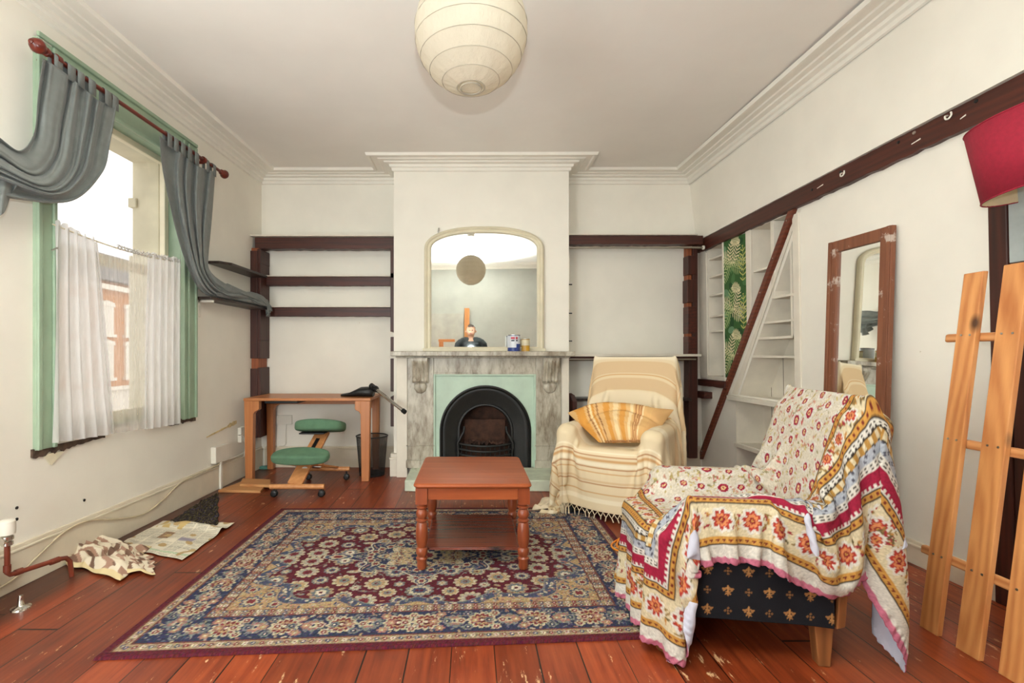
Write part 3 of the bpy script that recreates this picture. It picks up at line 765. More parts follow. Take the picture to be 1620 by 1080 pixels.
# paint tins on the mantel
def tin(name, label, u0, u1, vt, Yc, body_parts):
    r = (u1-u0)/2*Yc/K; cx = ((u0+u1)/2-CU)*Yc/K; z0 = 1.1885; z1 = H+(CV-vt)*Yc/K
    t = thing(name, label, 'tin', (cx, Yc, z0), 'paint tins on the mantelpiece')
    hh = z1-z0
    for nm, a, b, mt, dr in body_parts:
        m = MB(); m.lathe((cx,Yc,z0), [(r+dr,a*hh),(r+dr,b*hh)], 32); obj(nm, m, mt, t, smooth=40)
    m = MB(); m.lathe((cx,Yc,z0), [(r*1.02,.955*hh),(r*1.05,.965*hh),(r*1.05,hh),(r*.95,hh),(r*.93,.97*hh),(.0,.97*hh)], 32); obj('lid', m, STEEL, t, smooth=40)
    return t, cx, r, z0, hh
TINB = paint('tin_blue', (42,62,128), .4, .06, 8, 0); TINW = paint('tin_white_label', (214,216,222), .4, .04, 8, 0)
TINR = paint('tin_red_mark', (196,52,72), .4, .03, 8, 0); TINK = paint('tin_dark_mark', (40,40,52), .5, .03, 8, 0); TINY = paint('tin_gold', (190,146,66), .4, .08, 12, 0)
t, cx, r, z0, hh = tin('paint_tin', 'blue and white paint tin with red marks on the mantelpiece', 803, 823, 529.5, 4.53, [('body',0,.97,TINB,0),('label_band',.22,.93,TINW,.0008)])
def mark(t, cx, Yc, r, z0, hh, a0, a1, f0, f1, mt, nm):
    m = MB(); k = 8; lo = []; up = []
    for i in range(k+1):
        a = a0+(a1-a0)*i/k; p = (cx+(r+.0022)*math.sin(a), Yc-(r+.0022)*math.cos(a)); lo.append((p[0],p[1],z0+f0*hh)); up.append((p[0],p[1],z0+f1*hh))
    m.add(lo+up, [(i,i+1,k+2+i,k+1+i) for i in range(k)]); obj(nm, m, mt, t)
for a0, a1, f0, f1, mt, nm in ((-.55,.05,.72,.86,TINR,'red_mark'),(.2,.5,.72,.86,TINR,'red_mark'),(-.5,0,.60,.68,TINK,'dark_mark'),(.25,.5,.60,.68,TINK,'dark_mark'),(.3,1.2,.22,.44,TINB,'blue_corner')):
    mark(t, cx, 4.53, r, z0, hh, a0, a1, f0, f1, mt, nm)
t, cx, r, z0, hh = tin('paint_tin', 'smaller gold-coloured tin beside the blue tin on the mantelpiece', 825, 838, 535.5, 4.54, [('body',0,.97,TINY,0),('label_band',.45,.9,paint('tin_cream',(214,202,168),.4,.05,20,0),.0008)])
mark(t, cx, 4.54, r, z0, hh, -.2, .9, .1, .42, paint('tin_ochre', (202,150,40), .4, .03, 8, 0), 'ochre_mark')

# ================================================================ paper lantern
LC = Vector((.0, 1.95, 2.44)); LR = .225
pl = thing('paper_lantern', 'large round cream paper lantern hanging from the ceiling', 'lamp', (0,1.95,2.2))
nr, ns = 49, 96; X = np.zeros((nr, ns+1, 3))
RIBS = [.10*PI+k*(.82*PI)/9 for k in range(10)]
for i in range(nr):
    a = .075*PI+.85*PI*i/(nr-1)
    d_ = min(abs(a-r_) for r_ in RIBS)
    for j in range(ns+1):
        b = 2*PI*j/ns
        sc = 1-.010*min(1, d_/.14)+.012*(1-abs(math.sin(b*5.5+1.6*math.sin(a*4))))**3*min(1, d_/.1)-.006*(1-abs(math.sin(b*8-1.3*math.sin(a*5))))**4+.006*noise.noise((8*math.cos(b), 8*math.sin(b), a*3))
        X[i, j] = (LC.x+LR*sc*math.sin(a)*math.cos(b), LC.y+LR*sc*math.sin(a)*math.sin(b), LC.z+LR*sc*math.cos(a))
obj('shade', MB().grid(X), PAPER, pl, smooth=180)
m = MB()
for r_ in RIBS:
    rr = LR*math.sin(r_)*1.0; zz = LC.z+LR*math.cos(r_)
    m.tube([(LC.x+rr*math.cos(2*PI*k/64), LC.y+rr*math.sin(2*PI*k/64), zz) for k in range(65)], .0016, 6, cap=False)
obj('rib', m, PAPER, pl, smooth=180)
m = MB(); a = .925*PI; rr = LR*math.sin(a); zz = LC.z+LR*math.cos(a)
m.tube([(LC.x+rr*.8*math.cos(2*PI*k/48), LC.y+rr*.8*math.sin(2*PI*k/48), zz-.003) for k in range(49)], .003, 8, cap=False)
X = np.zeros((5, 33, 3))
for i in range(5):
    for j in range(33): X[i, j] = (LC.x+rr*.8*i/4*math.cos(2*PI*j/32), LC.y+rr*.8*i/4*math.sin(2*PI*j/32), zz+.004)
m.grid(X); obj('bottom_ring', m, PAPER, pl, smooth=180, recalc=False)
m = MB(); m.tube([(0,1.95,2.55),(0,1.95,2.97)], .004, 8); obj('cord', m, WPLAST, pl, smooth=60)
m = MB(); m.lathe((0,1.95,0), [(.018,2.45),(.02,2.5),(.02,2.56),(.008,2.58)], 16); obj('bulb_holder', m, WPLAST, pl, smooth=40)
m = MB(); m.lathe((0,1.95,2.40), [(.001,-.06),(.02,-.05),(.03,-.02),(.028,.01),(.014,.05)], 16); obj('bulb', m, BULB, pl, smooth=180)
m = MB(); m.lathe((0,1.95,2.965), [(.02,-.03),(.05,-.018),(.055,.0),(.06,.04)], 24); obj('ceiling_rose', m, WPLAST, pl, smooth=40)
# ================================================================ window curtains
def CW(u, v, d):                              # a point d in front of the window wall
    s_ = (2.345-d)/((CU-u)/K+.0368)
    return np.array((xl(s_)+d, s_, H+(CV-v)*s_/K))
def cloth_from_strips(strips, na, nt, fold):
    S_ = np.array([catmull(s_, nt) for s_ in strips])          # a, t, (u,v,d)
    G = np.array([catmull(S_[:, j], na) for j in range(nt)]).transpose(1, 0, 2)
    X = np.zeros((na, nt, 3))
    for i in range(na):
        for j in range(nt):
            a = i/(na-1); tt = j/(nt-1); u, v, d = G[i, j]; dd, du = fold(a, tt)
            X[i, j] = CW(u+du, v, max(.045, d+dd))
    return X
rod = thing('curtain_rod', 'reddish-brown wooden curtain rod with ball finials above the window', 'curtain rod', LW(3.2,.1,2.70))
m = MB(LW); m.tube([(2.475,.10,2.688),(4.08,.10,2.688)], .0125, 14); obj('rod', m, ROD, rod, smooth=40)
MY = Matrix.Rotation(-PI/2, 4, 'X')
for s_, sg in ((2.475,-1),(4.08,1)):
    m = MB(); pr = [(.012,-.01),(.022,0),(.022,.012),(.012,.018),(.026,.03),(.036,.05),(.036,.062),(.026,.08),(.010,.09),(.012,.096),(.001,.104)]
    m.lathe(LW(s_,.10,2.688), [(r_, z_*sg) for r_, z_ in pr], 20, MY); obj('finial', m, ROD, rod, smooth=50)
for s_ in (2.53, 3.83):
    m = MB(LW); m.tube([(s_,.02,2.668),(s_,.10,2.668)], .012, 10); m.tube([(s_,.02,2.668),(s_,.024,2.668)], .03, 16)
    m.tube([(s_-.012,.10,2.688),(s_+.012,.10,2.688)], .024, 16); obj('bracket', m, ROD, rod, smooth=40)

def tabs(parent, poss, drop):
    for s_, wd in poss:
        m = MB(LW); n = 14; X = []
        for k in range(n+1):
            a = -PI*.5+(PI*k/n) if False else PI*k/n
            X.append((.0165*math.cos(a), .0165*math.sin(a)))
        prof_ = [(.017,-drop)]+X+[(-.017,-drop)]
        rs = [[(s_-wd/2, .10+p, 2.688+q) for p, q in prof_], [(s_+wd/2, .10+p, 2.688+q) for p, q in prof_]]
        m.rings(rs, closed=False); o = obj('tab', m, TABC, parent, smooth=60, recalc=False)
        sd = o.modifiers.new('thick', 'SOLIDIFY'); sd.thickness = .002
lc = thing('curtain', 'grey tab-top curtain at the near end of the rod, swept aside to the left', 'curtain', LW(2.6,.12,1.9), 'grey curtains at the window')
strips = [[(68,92,.10),(60,150,.12),(52,212,.12),(30,238,.15),(-6,214,.17),(-50,190,.17),(-110,165,.15)],
          [(98,112,.11),(88,180,.12),(80,240,.13),(52,272,.18),(0,244,.20),(-50,215,.20),(-110,180,.18)],
          [(128,136,.11),(118,205,.13),(106,266,.15),(70,294,.21),(4,266,.23),(-50,240,.22),(-110,196,.20)],
          [(158,160,.11),(148,222,.12),(134,278,.14),(92,310,.20),(10,288,.22),(-50,264,.22),(-110,212,.20)],
          [(184,166,.10),(174,225,.11),(160,274,.12),(112,318,.15),(22,314,.18),(-50,296,.19),(-110,228,.18)]]
nz = lambda x, y, z: noise.noise((x, y, z))
def fold1(a, t_):
    k = 1-.35*t_
    w_ = a+.05*math.sin(a*9+1)+.03*math.sin(a*17+t_*3); amp = .014+.022*abs(nz(a*4, t_*1.5, 3.3))
    return (amp*math.sin(w_*2*PI*5.5+1.2*t_)*k+.007*math.sin(w_*2*PI*12+2*t_)+.012*nz(a*7, t_*6, 1), 3*nz(a*9, t_*5, 2)*(.3+t_))
X = cloth_from_strips(strips, 110, 60, fold1)
o = obj('cloth', MB().grid(X), TABC, lc, smooth=180, recalc=False); sd = o.modifiers.new('thick', 'SOLIDIFY'); sd.thickness = .002
tabs(lc, [(2.52,.05),(2.60,.05),(2.66,.045),(2.735,.05),(2.85,.05),(2.905,.045)], .075)
# loose ruffle at the tie-back
strips = [[(34,262,.17),(10,268,.18),(-30,262,.18),(-80,240,.17)],[(30,290,.20),(8,300,.21),(-30,300,.2),(-80,270,.18)],[(16,304,.17),(4,338,.18),(-30,345,.18),(-80,300,.17)]]
X = cloth_from_strips(strips, 30, 40, lambda a, t_: (.02*math.sin(t_*22)*a, 0))
o = obj('tie_end', MB().grid(X), TABC, lc, smooth=180, recalc=False); sd = o.modifiers.new('thick', 'SOLIDIFY'); sd.thickness = .002

rc = thing('curtain', 'grey tab-top curtain at the far end of the rod, draped over the black shelf', 'curtain', LW(3.9,.12,1.6), 'grey curtains at the window')
strips = [[(252,214,.10),(257,268,.12),(272,342,.12),(296,420,.12),(320,462,.10),(360,473,.09),(398,482,.10),(420,492,.13),(421,497,.14)],
          [(284,240,.11),(283,290,.13),(296,372,.14),(312,432,.14),(336,464,.14),(372,474,.13),(404,481,.14),(424,494,.16),(424,500,.165)],
          [(312,262,.11),(310,318,.13),(315,392,.14),(324,434,.15),(346,460,.17),(380,468,.17),(408,476,.17),(426,488,.18),(427,496,.185)],
          [(340,272,.10),(336,332,.11),(329,402,.12),(333,428,.13),(354,448,.15),(386,460,.15),(412,468,.15),(426,480,.16),(428,490,.17)]]
def fold2(a, t_):
    k = .55 if t_ > .5 else 1-.6*t_
    w_ = a+.06*math.sin(a*8+2)+.03*math.sin(a*15+t_*4)
    return ((.016+.02*abs(nz(a*4, t_*2, 7)))*math.sin(w_*2*PI*4.5+2*t_)*k+.006*math.sin(w_*55+t_*14)+.012*nz(a*6, t_*9, 5)*(.4+t_), 3*nz(a*8, t_*7, 9)*(.4+t_))
X = cloth_from_strips(strips, 100, 90, fold2)
for i in range(100):
    for j in range(90):
        if j > 45: X[i, j, 2] = max(X[i, j, 2]+.012*math.sin(i*.5+j*.45), 1.632+.0 if j < 78 else 1.5)
o = obj('cloth', MB().grid(X), TABC, rc, smooth=180, recalc=False); sd = o.modifiers.new('thick', 'SOLIDIFY'); sd.thickness = .002
tabs(rc, [(3.40,.05),(3.47,.05),(3.55,.05),(3.63,.05),(3.715,.05),(3.86,.04),(3.955,.04)], .085)

cc = thing('cafe_curtain', 'sheer white half-height curtain gathered on a string across the lower window', 'curtain', LW(3.05,.05,.66))
def sheer(s0t, s1t, s0b, s1b, nf, amp, zt, zb, d0, ph):
    nu, nv = 150, 50; X = np.zeros((nu, nv, 3))
    for i in range(nu):
        a = i/(nu-1)
        for j in range(nv):
            t_ = j/(nv-1)
            s_ = (s0t+(s1t-s0t)*a)*(1-t_)+(s0b+(s1b-s0b)*a)*t_
            d_ = d0+amp*math.sin(a*2*PI*nf+ph+.8*math.sin(3*t_))*(.55+.45*t_)+.004*math.sin(a*90+t_*5)*(1-t_)
            z_ = zt(a)*(1-t_)+zb(a)*t_
            X[i, j] = LW(s_, d_, z_)
    return MB().grid(X)
sag = lambda s_: 1.846-.03*math.sin(PI*min(1, max(0, (s_-2.55)/1.05)))
obj('sheer_panel', sheer(2.575,2.85,2.555,2.975,5,.022,lambda a: 1.862+.012*math.sin(a*37)-.040*a,lambda a: .690-.02*a,.05,0), SHEER, cc, smooth=180, recalc=False)
obj('sheer_panel', sheer(2.83,3.27,2.96,3.27,3.0,.008,lambda a: sag(2.83+.44*a)+.02+.010*math.sin(a*70),lambda a: .672-.012*a,.045,1), SHEERT, cc, smooth=180, recalc=False)
obj('sheer_panel', sheer(3.27,3.60,3.24,3.60,5,.018,lambda a: sag(3.27+.33*a)+.022+.008*math.sin(a*50),lambda a: .655-.01*a,.05,2), SHEER, cc, smooth=180, recalc=False)
m = MB(LW); m.tube([(s_,.05,sag(s_)-.005) for s_ in np.linspace(2.56,3.62,24)], .004, 8); obj('string', m, CREAM, cc, smooth=60)
m = MB()
for q in range(3):
    m.tube([LW(s_,.052+.006*math.sin(s_*60+q*2),sag(s_)+.004+.012*math.sin(s_*75+q*2.1)) for s_ in np.linspace(3.0,3.6,120)], .0035, 6)
obj('gathered_heading', m, SHEER, cc, smooth=60)
m = MB(LW); m.tube([(2.555,.05,1.70),(2.575,.06,1.72),(2.59,.05,1.69),(2.60,.04,1.66)], .005, 6); obj('curtain_hook', m, STEEL, cc, smooth=60)

# ================================================================ desk, kneeling chair, bin
dk = thing('desk', 'plain beech desk with tapered legs standing in the left alcove', 'desk', (-1.5,4.68,0))
m = MB(); m.box(-2.072,-.915,4.43,4.99,.735,.76); obj('desktop', m, DESK, dk, bevel=.004)
def dleg(x0, x1, y0, y1, flip, z1=.735):
    w = x1-x0; m = MB()
    poly = [(x0+w*.12,0),(x1-w*.12,0),(x1,z1),(x0,z1)]
    m.prism(poly, y0, y1, lambda p, q, w_: (p, w_, q))
    xx = x1 if flip > 0 else x0; br = []
    for k in range(9):
        a = PI/2*k/8; br.append((xx+flip*(.045-.045*math.sin(a)), z1-.15+.11+(.0)-.045*math.cos(a)*0-(.045-.045*math.cos(a))*0))
    m.prism([(xx-flip*.004,z1),(xx+flip*.05,z1),(xx+flip*.05,z1-.075),(xx+flip*.036,z1-.088),(xx+flip*.012,z1-.10),(xx-flip*.004,z1-.125)] if flip > 0 else
            [(xx-flip*.004,z1),(xx-flip*.004,z1-.125),(xx+flip*.012,z1-.10),(xx+flip*.036,z1-.088),(xx+flip*.05,z1-.075),(xx+flip*.05,z1)], y0, y1, lambda p, q, w_: (p, w_, q))
    return m
for a in ((-2.070,-1.985,4.44,4.50,1),(-1.01,-.92,4.44,4.50,-1),(-2.065,-1.99,4.91,4.97,1),(-1.0,-.925,4.91,4.97,-1)):
    obj('leg', dleg(*a), DESKZ, dk, bevel=.004)
m = MB(); m.box(-2.01,-1.0,4.90,4.93,.66,.735); obj('back_rail', m, DESK, dk, bevel=.003)
m = MB(); m.box(-1.93,-1.62,4.55,4.85,.70,.734); obj('underside_fitting', m, BLACKP, dk, bevel=.003)

kc = thing('kneeling_chair', 'green padded kneeling chair with beech frame on castors in front of the desk', 'chair', (-1.38,4.2,0))
def pad(name, c, w, d, h, tilt, n=3.2):
    M = Matrix.Rotation(tilt, 4, 'X'); m = MB(); rs = []
    for k in range(17):
        a = -PI/2+PI*k/16; z_ = h/2*math.copysign(abs(math.sin(a))**.55, math.sin(a)); r_ = max(.05, abs(math.cos(a)))**.22
        ring = []
        for q in range(48):
            b = 2*PI*q/48; cx_ = math.copysign(abs(math.cos(b))**(2/n), math.cos(b)); sy = math.copysign(abs(math.sin(b))**(2/n), math.sin(b))
            p = M @ Vector((w/2*r_*cx_, d/2*r_*sy*(1-.10*abs(cx_)), z_+(.012*(1-(abs(cx_))**2) if z_ > 0 else 0)))
            ring.append((c[0]+p.x, c[1]+p.y, c[2]+p.z))
        rs.append(ring)
    m.rings(rs, cap0=True, cap1=True); return obj(name, m, SEATG, kc, smooth=70)
pad('seat', (-1.345,4.36,.515), .43, .34, .095, math.radians(-12))
pad('knee_pad', (-1.40,4.00,.318), .47, .20, .075, math.radians(14))
m = MB(); m.beam((-1.41,4.03,.275),(-1.41,3.99,.268),.30,.012); obj('knee_board', m, BLACKP, kc, bevel=.003)
m = MB(); m.box(-1.50,-1.28,4.24,4.5,.462,.474); obj('seat_board', m, BLACKP, kc, bevel=.003)
m = MB(); m.tube([(-1.632,3.955,.085),(-1.19,3.955,.085)], .021, 14); obj('front_bar', m, BEECH, kc, smooth=40)
m = MB(); m.tube([(-1.53,4.50,.102),(-1.12,4.50,.102)], .021, 14); obj('rear_bar', m, BEECH, kc, smooth=40)
m = MB(); m.beam((-1.435,3.96,.10),(-1.335,4.40,.46),.125,.026,(0,-.6,.8)); obj('seat_post', m, BEECH, kc, bevel=.006)
m = MB(); m.beam((-1.372,4.232,.338),(-1.353,4.315,.405),.030,.004,(0,-.6,.8)); sl = obj('slot', m, BLACKP, kc)
for v_ in sl.data.vertices: v_.co += Vector((0,-.6,.8))*.0145
for dx in (-.085,.085):
    m = MB(); m.beam((-1.41+dx,3.99,.262),(-1.32+dx,4.50,.115),.032,.022,(0,.3,.9)); obj('knee_post', m, BEECH, kc, bevel=.005)
m = MB(); m.beam((-1.50,4.13,.235),(-1.25,4.13,.235),.05,.022); obj('cross_bar', m, BEECH, kc, bevel=.005)
m = MB(); m.tube([(-1.50,4.16,.20),(-1.28,4.16,.20)], .010, 10); m.lathe((-1.39,4.10,.19), [(.03,0),(.03,.03)], 14, Matrix.Rotation(PI/2,4,'X')); obj('adjuster', m, STEEL, kc, smooth=40)
for x_, y_, z_ in ((-1.60,3.955,.065),(-1.215,3.955,.065),(-1.50,4.50,.082),(-1.15,4.50,.082)):
    m = MB(); R_ = Matrix.Rotation(PI/2,4,'X')
    for dy in (-.011,.011): m.lathe((x_,y_+dy+.004,.027), [(.01,-.009),(.024,-.008),(.027,-.004),(.027,.004),(.024,.008),(.01,.009)], 20, R_)
    m.tube([(x_,y_,z_),(x_,y_,.03)], .008, 8); m.box(x_-.018,x_+.018,y_-.012,y_+.016,.028,.054)
    obj('castor', m, BLACKP, kc, smooth=50)

wb = thing('waste_bin', 'black wire mesh waste bin beside the right leg of the desk', 'bin', (-.975,4.79,0))
wb.location = (-.955,4.70,0); ORG[wb.name] = Vector((-.955,4.70,0)); BC = (-.955,4.70,0)
m = MB(); m.lathe(BC, [(.118,.012),(.148,.372)], 48, cap=False); obj('mesh_side', m, WIRE, wb, smooth=60, recalc=False)
m = MB(); m.tube([(BC[0]+.149*math.cos(2*PI*k/48), BC[1]+.149*math.sin(2*PI*k/48), .375) for k in range(49)], .006, 8, cap=False); obj('rim', m, BLACKP, wb, smooth=60)
m = MB(); m.lathe(BC, [(.119,.0),(.12,.018),(.116,.02)], 40); obj('base', m, BLACKP, wb, smooth=40)
m = MB()
for k in range(60):
    a = 2*PI*k/60; m.tube([(BC[0]+.118*math.cos(a),BC[1]+.118*math.sin(a),.012),(BC[0]+.148*math.cos(a),BC[1]+.148*math.sin(a),.372)], .0009, 4, cap=False)
obj('wire', m, BLACKP, wb)

# vacuum floor tool lying on the desk
vt = thing('vacuum_tool', 'black vacuum cleaner head with chrome tube lying over the desk corner', 'vacuum tool', (-1.05,4.62,.761))
a_ = Vector(P(594,615,4.58)); b_ = Vector(P(641,652,4.36))
m = MB(); X = []
HD = [(-1.235,4.66,.03,.022),(-1.17,4.655,.055,.034),(-1.12,4.65,.075,.058),(-1.06,4.64,.075,.088),(-1.0,4.62,.07,.092),(-.945,4.60,.055,.080),(-.915,4.59,.035,.060)]
rs = []
for x_, y_, w_, h_ in HD:
    rs.append([(x_+.2*w_*math.sin(2*PI*k/20), y_+w_*math.cos(2*PI*k/20)*1.4, .762+h_*(.5+.5*math.copysign(abs(math.sin(2*PI*k/20))**.6, math.sin(2*PI*k/20)))) for k in range(20)])
m.rings(rs, cap0=True, cap1=True); obj('head', m, BLACKP, vt, smooth=60)
m = MB(); m.tube([a_-(b_-a_)*.16, a_+(b_-a_)*.05], .026, 14); m.tube([a_-(b_-a_)*.02, a_+(b_-a_)*.02], .031, 14); m.tube([(-.93,4.55,.845),(-.915,4.53,.87),(-.90,4.53,.86)], .008, 8); obj('collar', m, BLACKP, vt, smooth=50)
m = MB(); m.tube([a_, a_+(b_-a_)*.93], .0165, 16); obj('tube', m, CHROME, vt, smooth=60)
m = MB(); m.tube([a_+(b_-a_)*.92, b_], .021, 16); obj('end_cap', m, BLACKP, vt, smooth=50)

# timber offcuts
def board(p4, z0, z1, m=None):
    m = m or MB(); return m.hexa([(p[0],p[1],z0) for p in p4]+[(p[0],p[1],z1) for p in p4])
q = [F(345,779),F(412,780),F(427,765),F(382,765)]
single('wood_offcut', board(q,.001,.022), OFFCUT, 'flat wooden offcut lying on the floor under the desk end, lower of two', 'offcut', bevel=.003)
q = [F(379,766,.04),F(428,768,.04),F(428,759,.04),F(384,757,.04)]
single('wood_offcut', board(q,.0235,.045), OFFCUT, 'darker wooden offcut lying on top of the other by the desk leg', 'offcut', bevel=.003)
m = MB(); R0 = F(424,742)
rs = [[(R0[0]-.03+.06*math.cos(2*PI*k/14)*r_+.02*math.sin(3*k), R0[1]+.02+.03*math.sin(2*PI*k/14)*r_, z_) for k in range(14)] for r_, z_ in ((1,.001),(.95,.018),(.5,.03))]
m.rings(rs, cap0=True, cap1=True)
single('duster', m, paint('teal_cloth', (84,134,122), .9, .1, 20, .3), 'small crumpled teal cloth on the floor at the back desk leg', 'cloth', smooth=60)

# ================================================================ coffee table
ct = thing('coffee_table', 'varnished pine coffee table with turned legs and lower shelf on the rug', 'table', (.01,2.9,.012))
m = MB(); rs = []
x0, x1, y0, y1 = -.305,.322,2.55,3.26
def rrect(o_, z_, r=.035):
    pts = []
    for cx_, cy_, a0 in ((x1-r,y1-r,0),(x0+r,y1-r,PI/2),(x0+r,y0+r,PI),(x1-r,y0+r,3*PI/2)):
        for k in range(7):
            a = a0+PI/2*k/6; pts.append((cx_+(r+o_)*math.cos(a), cy_+(r+o_)*math.sin(a), z_))
    return pts
m.rings([rrect(-.02,.447),rrect(-.012,.450),rrect(-.004,.455),rrect(0,.462),rrect(-.002,.469),rrect(-.010,.474),rrect(-.016,.475)], cap0=True, cap1=True)
obj('tabletop', m, TABLE, ct, smooth=40)
TL = [(-.262,2.60),(.280,2.60),(-.255,3.20),(.272,3.20)]
for q in ((-.23,.25,2.578,2.598),(-.23,.25,3.202,3.222),(-.285,-.265,2.63,3.17),(.282,.302,2.63,3.17)): obj('apron', MB().box(*q,.385,.449), TABLE, ct, bevel=.003)
LP = [(.022,.0135),(.027,.03),(.025,.05),(.03,.064),(.031,.072),(.024,.08),(.026,.086),(.031,.095),(.031,.118),(.024,.128),(.029,.145),(.0325,.175),(.0325,.215),(.029,.250),(.024,.262),(.031,.270),(.031,.276),(.022,.282),(.029,.292),(.0315,.306),(.029,.32),(.022,.332),(.03,.340),(.03,.346),(.022,.352),(.028,.358),(.028,.362)]
for x_, y_ in TL:
    m = MB(); m.lathe((x_,y_,0), LP, 28); m.box(x_-.031,x_+.031,y_-.031,y_+.031,.362,.448); obj('leg', m, TABLEZ, ct, smooth=40, bevel=.0)
m = MB(); m.box(-.245,.262,2.63,3.18,.098,.112); m.box(-.250,.267,2.622,3.19,.101,.108); obj('lower_shelf', m, SHELFT, ct, bevel=.003)

# ================================================================ window-wall services
t = thing('socket', 'white double electrical socket box above the skirting left of the desk', 'socket', LW(4.20,.03,.24))
m = MB(LW); m.box(4.10,4.34,.001,.045,.235,.375); obj('box', m, WPLAST, t, bevel=.006)
m = MB(LW); m.box(4.185,4.215,.024,.042,.0,.235); obj('trunking', m, WPLAST, t, bevel=.003)
t = thing('socket', 'small white switch box low on the window wall behind the desk leg', 'socket', LW(4.60,.02,.34))
m = MB(LW); m.box(4.54,4.64,.001,.035,.335,.475); obj('box', m, WPLAST, t, bevel=.006)
t = thing('socket', 'white double socket on the alcove wall under the desk with a thin lead', 'socket', (-1.93,5.0,.30))
m = MB(); m.box(-2.0,-1.84,5.0,5.019,.44,.535); obj('plate', m, WPLAST, t, bevel=.003)
m = MB(); m.tube([(-1.90,5.008,.44),(-1.905,5.006,.33),(-1.90,4.994,.24),(-1.92,4.985,.222),(-1.96,4.988,.220)], .004, 6); obj('lead', m, WPLAST, t, smooth=60)
def wall_pt(u, v, d):
    p = CW(u, v, d); return tuple(p)
pts = [(352,731,.032),(330,742,.034),(300,755,.034),(280,768,.03),(258,790,.034),(228,812,.034),(190,820,.034),(150,822,.034),(125,828,.034),(100,842,.034),(78,862,.034),(55,884,.034),(36,903,.034),(18,918,.034),(-10,935,.034)]
cp = catmull([wall_pt(*p) for p in pts], 90)
single('cable', MB().tube([tuple(p) for p in cp], .005, 8), paint('dirty_white_flex', (206,190,160), .6, .08, 12, 0), 'thin off-white cable sagging along the left skirting board', 'cable', smooth=60)
cp = catmull([wall_pt(*p) for p in ((352,729,.04),(366,725,.034),(380,719,.034),(392,712,.034))], 20)
single('cable', MB().tube([tuple(p) for p in cp], .006, 8), WPLAST, 'short pale cable between socket box and desk leg', 'cable', smooth=60)
cp = catmull([wall_pt(*p) for p in ((377,688,.036),(385,690,.05),(388,705,.05),(386,722,.036))], 14)
single('cable', MB().tube([tuple(p) for p in cp], .004, 8), WPLAST, 'little looped white cable at the switch box behind the desk leg', 'cable', smooth=60)

rp = thing('radiator_pipe', 'brown painted radiator pipe with white valve cap at the left edge', 'pipe', (-2.17,2.24,0))
V0 = Vector(F(13,916,.115)); a_ = Vector((-2.155,2.262,.125))
b_ = Vector((-2.09,2.51,.112))
m = MB(); m.tube([a_+Vector((0,0,.14)),a_+Vector((0,0,.015)),a_+Vector((.004,.012,.002)),a_+Vector((.01,.03,0)),b_-Vector((.01,.03,0)),b_+Vector((.002,.0,-.006)),b_+Vector((.008,.018,-.03)),Vector((b_.x+.012,b_.y+.024,.0))], .0115, 12)
for p, q in ((a_+Vector((0,0,.05)),a_+Vector((0,0,.02))),(a_+Vector((.008,.03,0)),a_+Vector((.016,.06,0))),(b_-Vector((.02,.07,0)),b_-Vector((.008,.03,0)))): m.tube([p,q], .015, 12)
obj('pipe', m, COPPER, rp, smooth=50)
m = MB(); c_ = tuple(a_+Vector((0,0,.14))); m.lathe(c_, [(.014,0),(.022,.004),(.022,.02),(.016,.024),(.024,.03),(.024,.045),(.015,.05)], 16); m.tube([a_+Vector((-.0,-.03,.168)),a_+Vector((0,.0,.168))], .016, 12); obj('valve', m, CHROME, rp, smooth=40)
m = MB(); m.lathe(c_, [(.018,.05),(.030,.055),(.032,.08),(.030,.115),(.022,.122),(.001,.124)], 24); obj('valve_cap', m, WPLAST, rp, smooth=40)
t = thing('pipe_cover', 'small chrome pipe cover on the floor near the left skirting', 'pipe cover', F(33,962))
c_ = F(33,962); m = MB(); m.lathe(c_, [(.04,0),(.038,.006),(.016,.012),(.013,.016),(.011,.045),(.008,.06)], 20); obj('flange', m, CHROME, t, smooth=40)
m = MB(LW); m.box(2.05,2.262,.028,.07,.0,.17); single('pipe_boxing', m, DARKZ, 'dark timber stub behind the radiator valve at the left edge', 'timber stub', bevel=.004)

# rag, newspaper, dark patch
def floor_patch(name, label, cat, quad, nu, nv, zf, xyf, colf, mat, thick=.002, zmin=.003, group=None):
    q_ = [np.array(F(*p)) for p in quad]          # corners in image order: a0b0, a1b0, a1b1, a0b1
    X = np.zeros((nu, nv, 3)); C_ = np.zeros((nu, nv, 3))
    for i in range(nu):
        for j in range(nv):
            a = i/(nu-1); b = j/(nv-1)
            p = (1-a)*(1-b)*q_[0]+a*(1-b)*q_[1]+a*b*q_[2]+(1-a)*b*q_[3]
            dx, dy = xyf(a, b); X[i, j] = (p[0]+dx, p[1]+dy, zmin+max(0, zf(a, b))); C_[i, j] = colf(a, b)
    o = obj(name, MB().grid(X), mat, label=label, cat=cat, smooth=180, recalc=False)
    colour_verts(o, C_.reshape(-1, 3))
    sd = o.modifiers.new('thick', 'SOLIDIFY'); sd.thickness = thick; sd.offset = 1
    return o
PATT = attr_mat('printed_cloth', .9, .2, 400); PAPR = attr_mat('printed_paper', .85, .05, 60)
nz = lambda x, y, z: noise.noise((x, y, z))
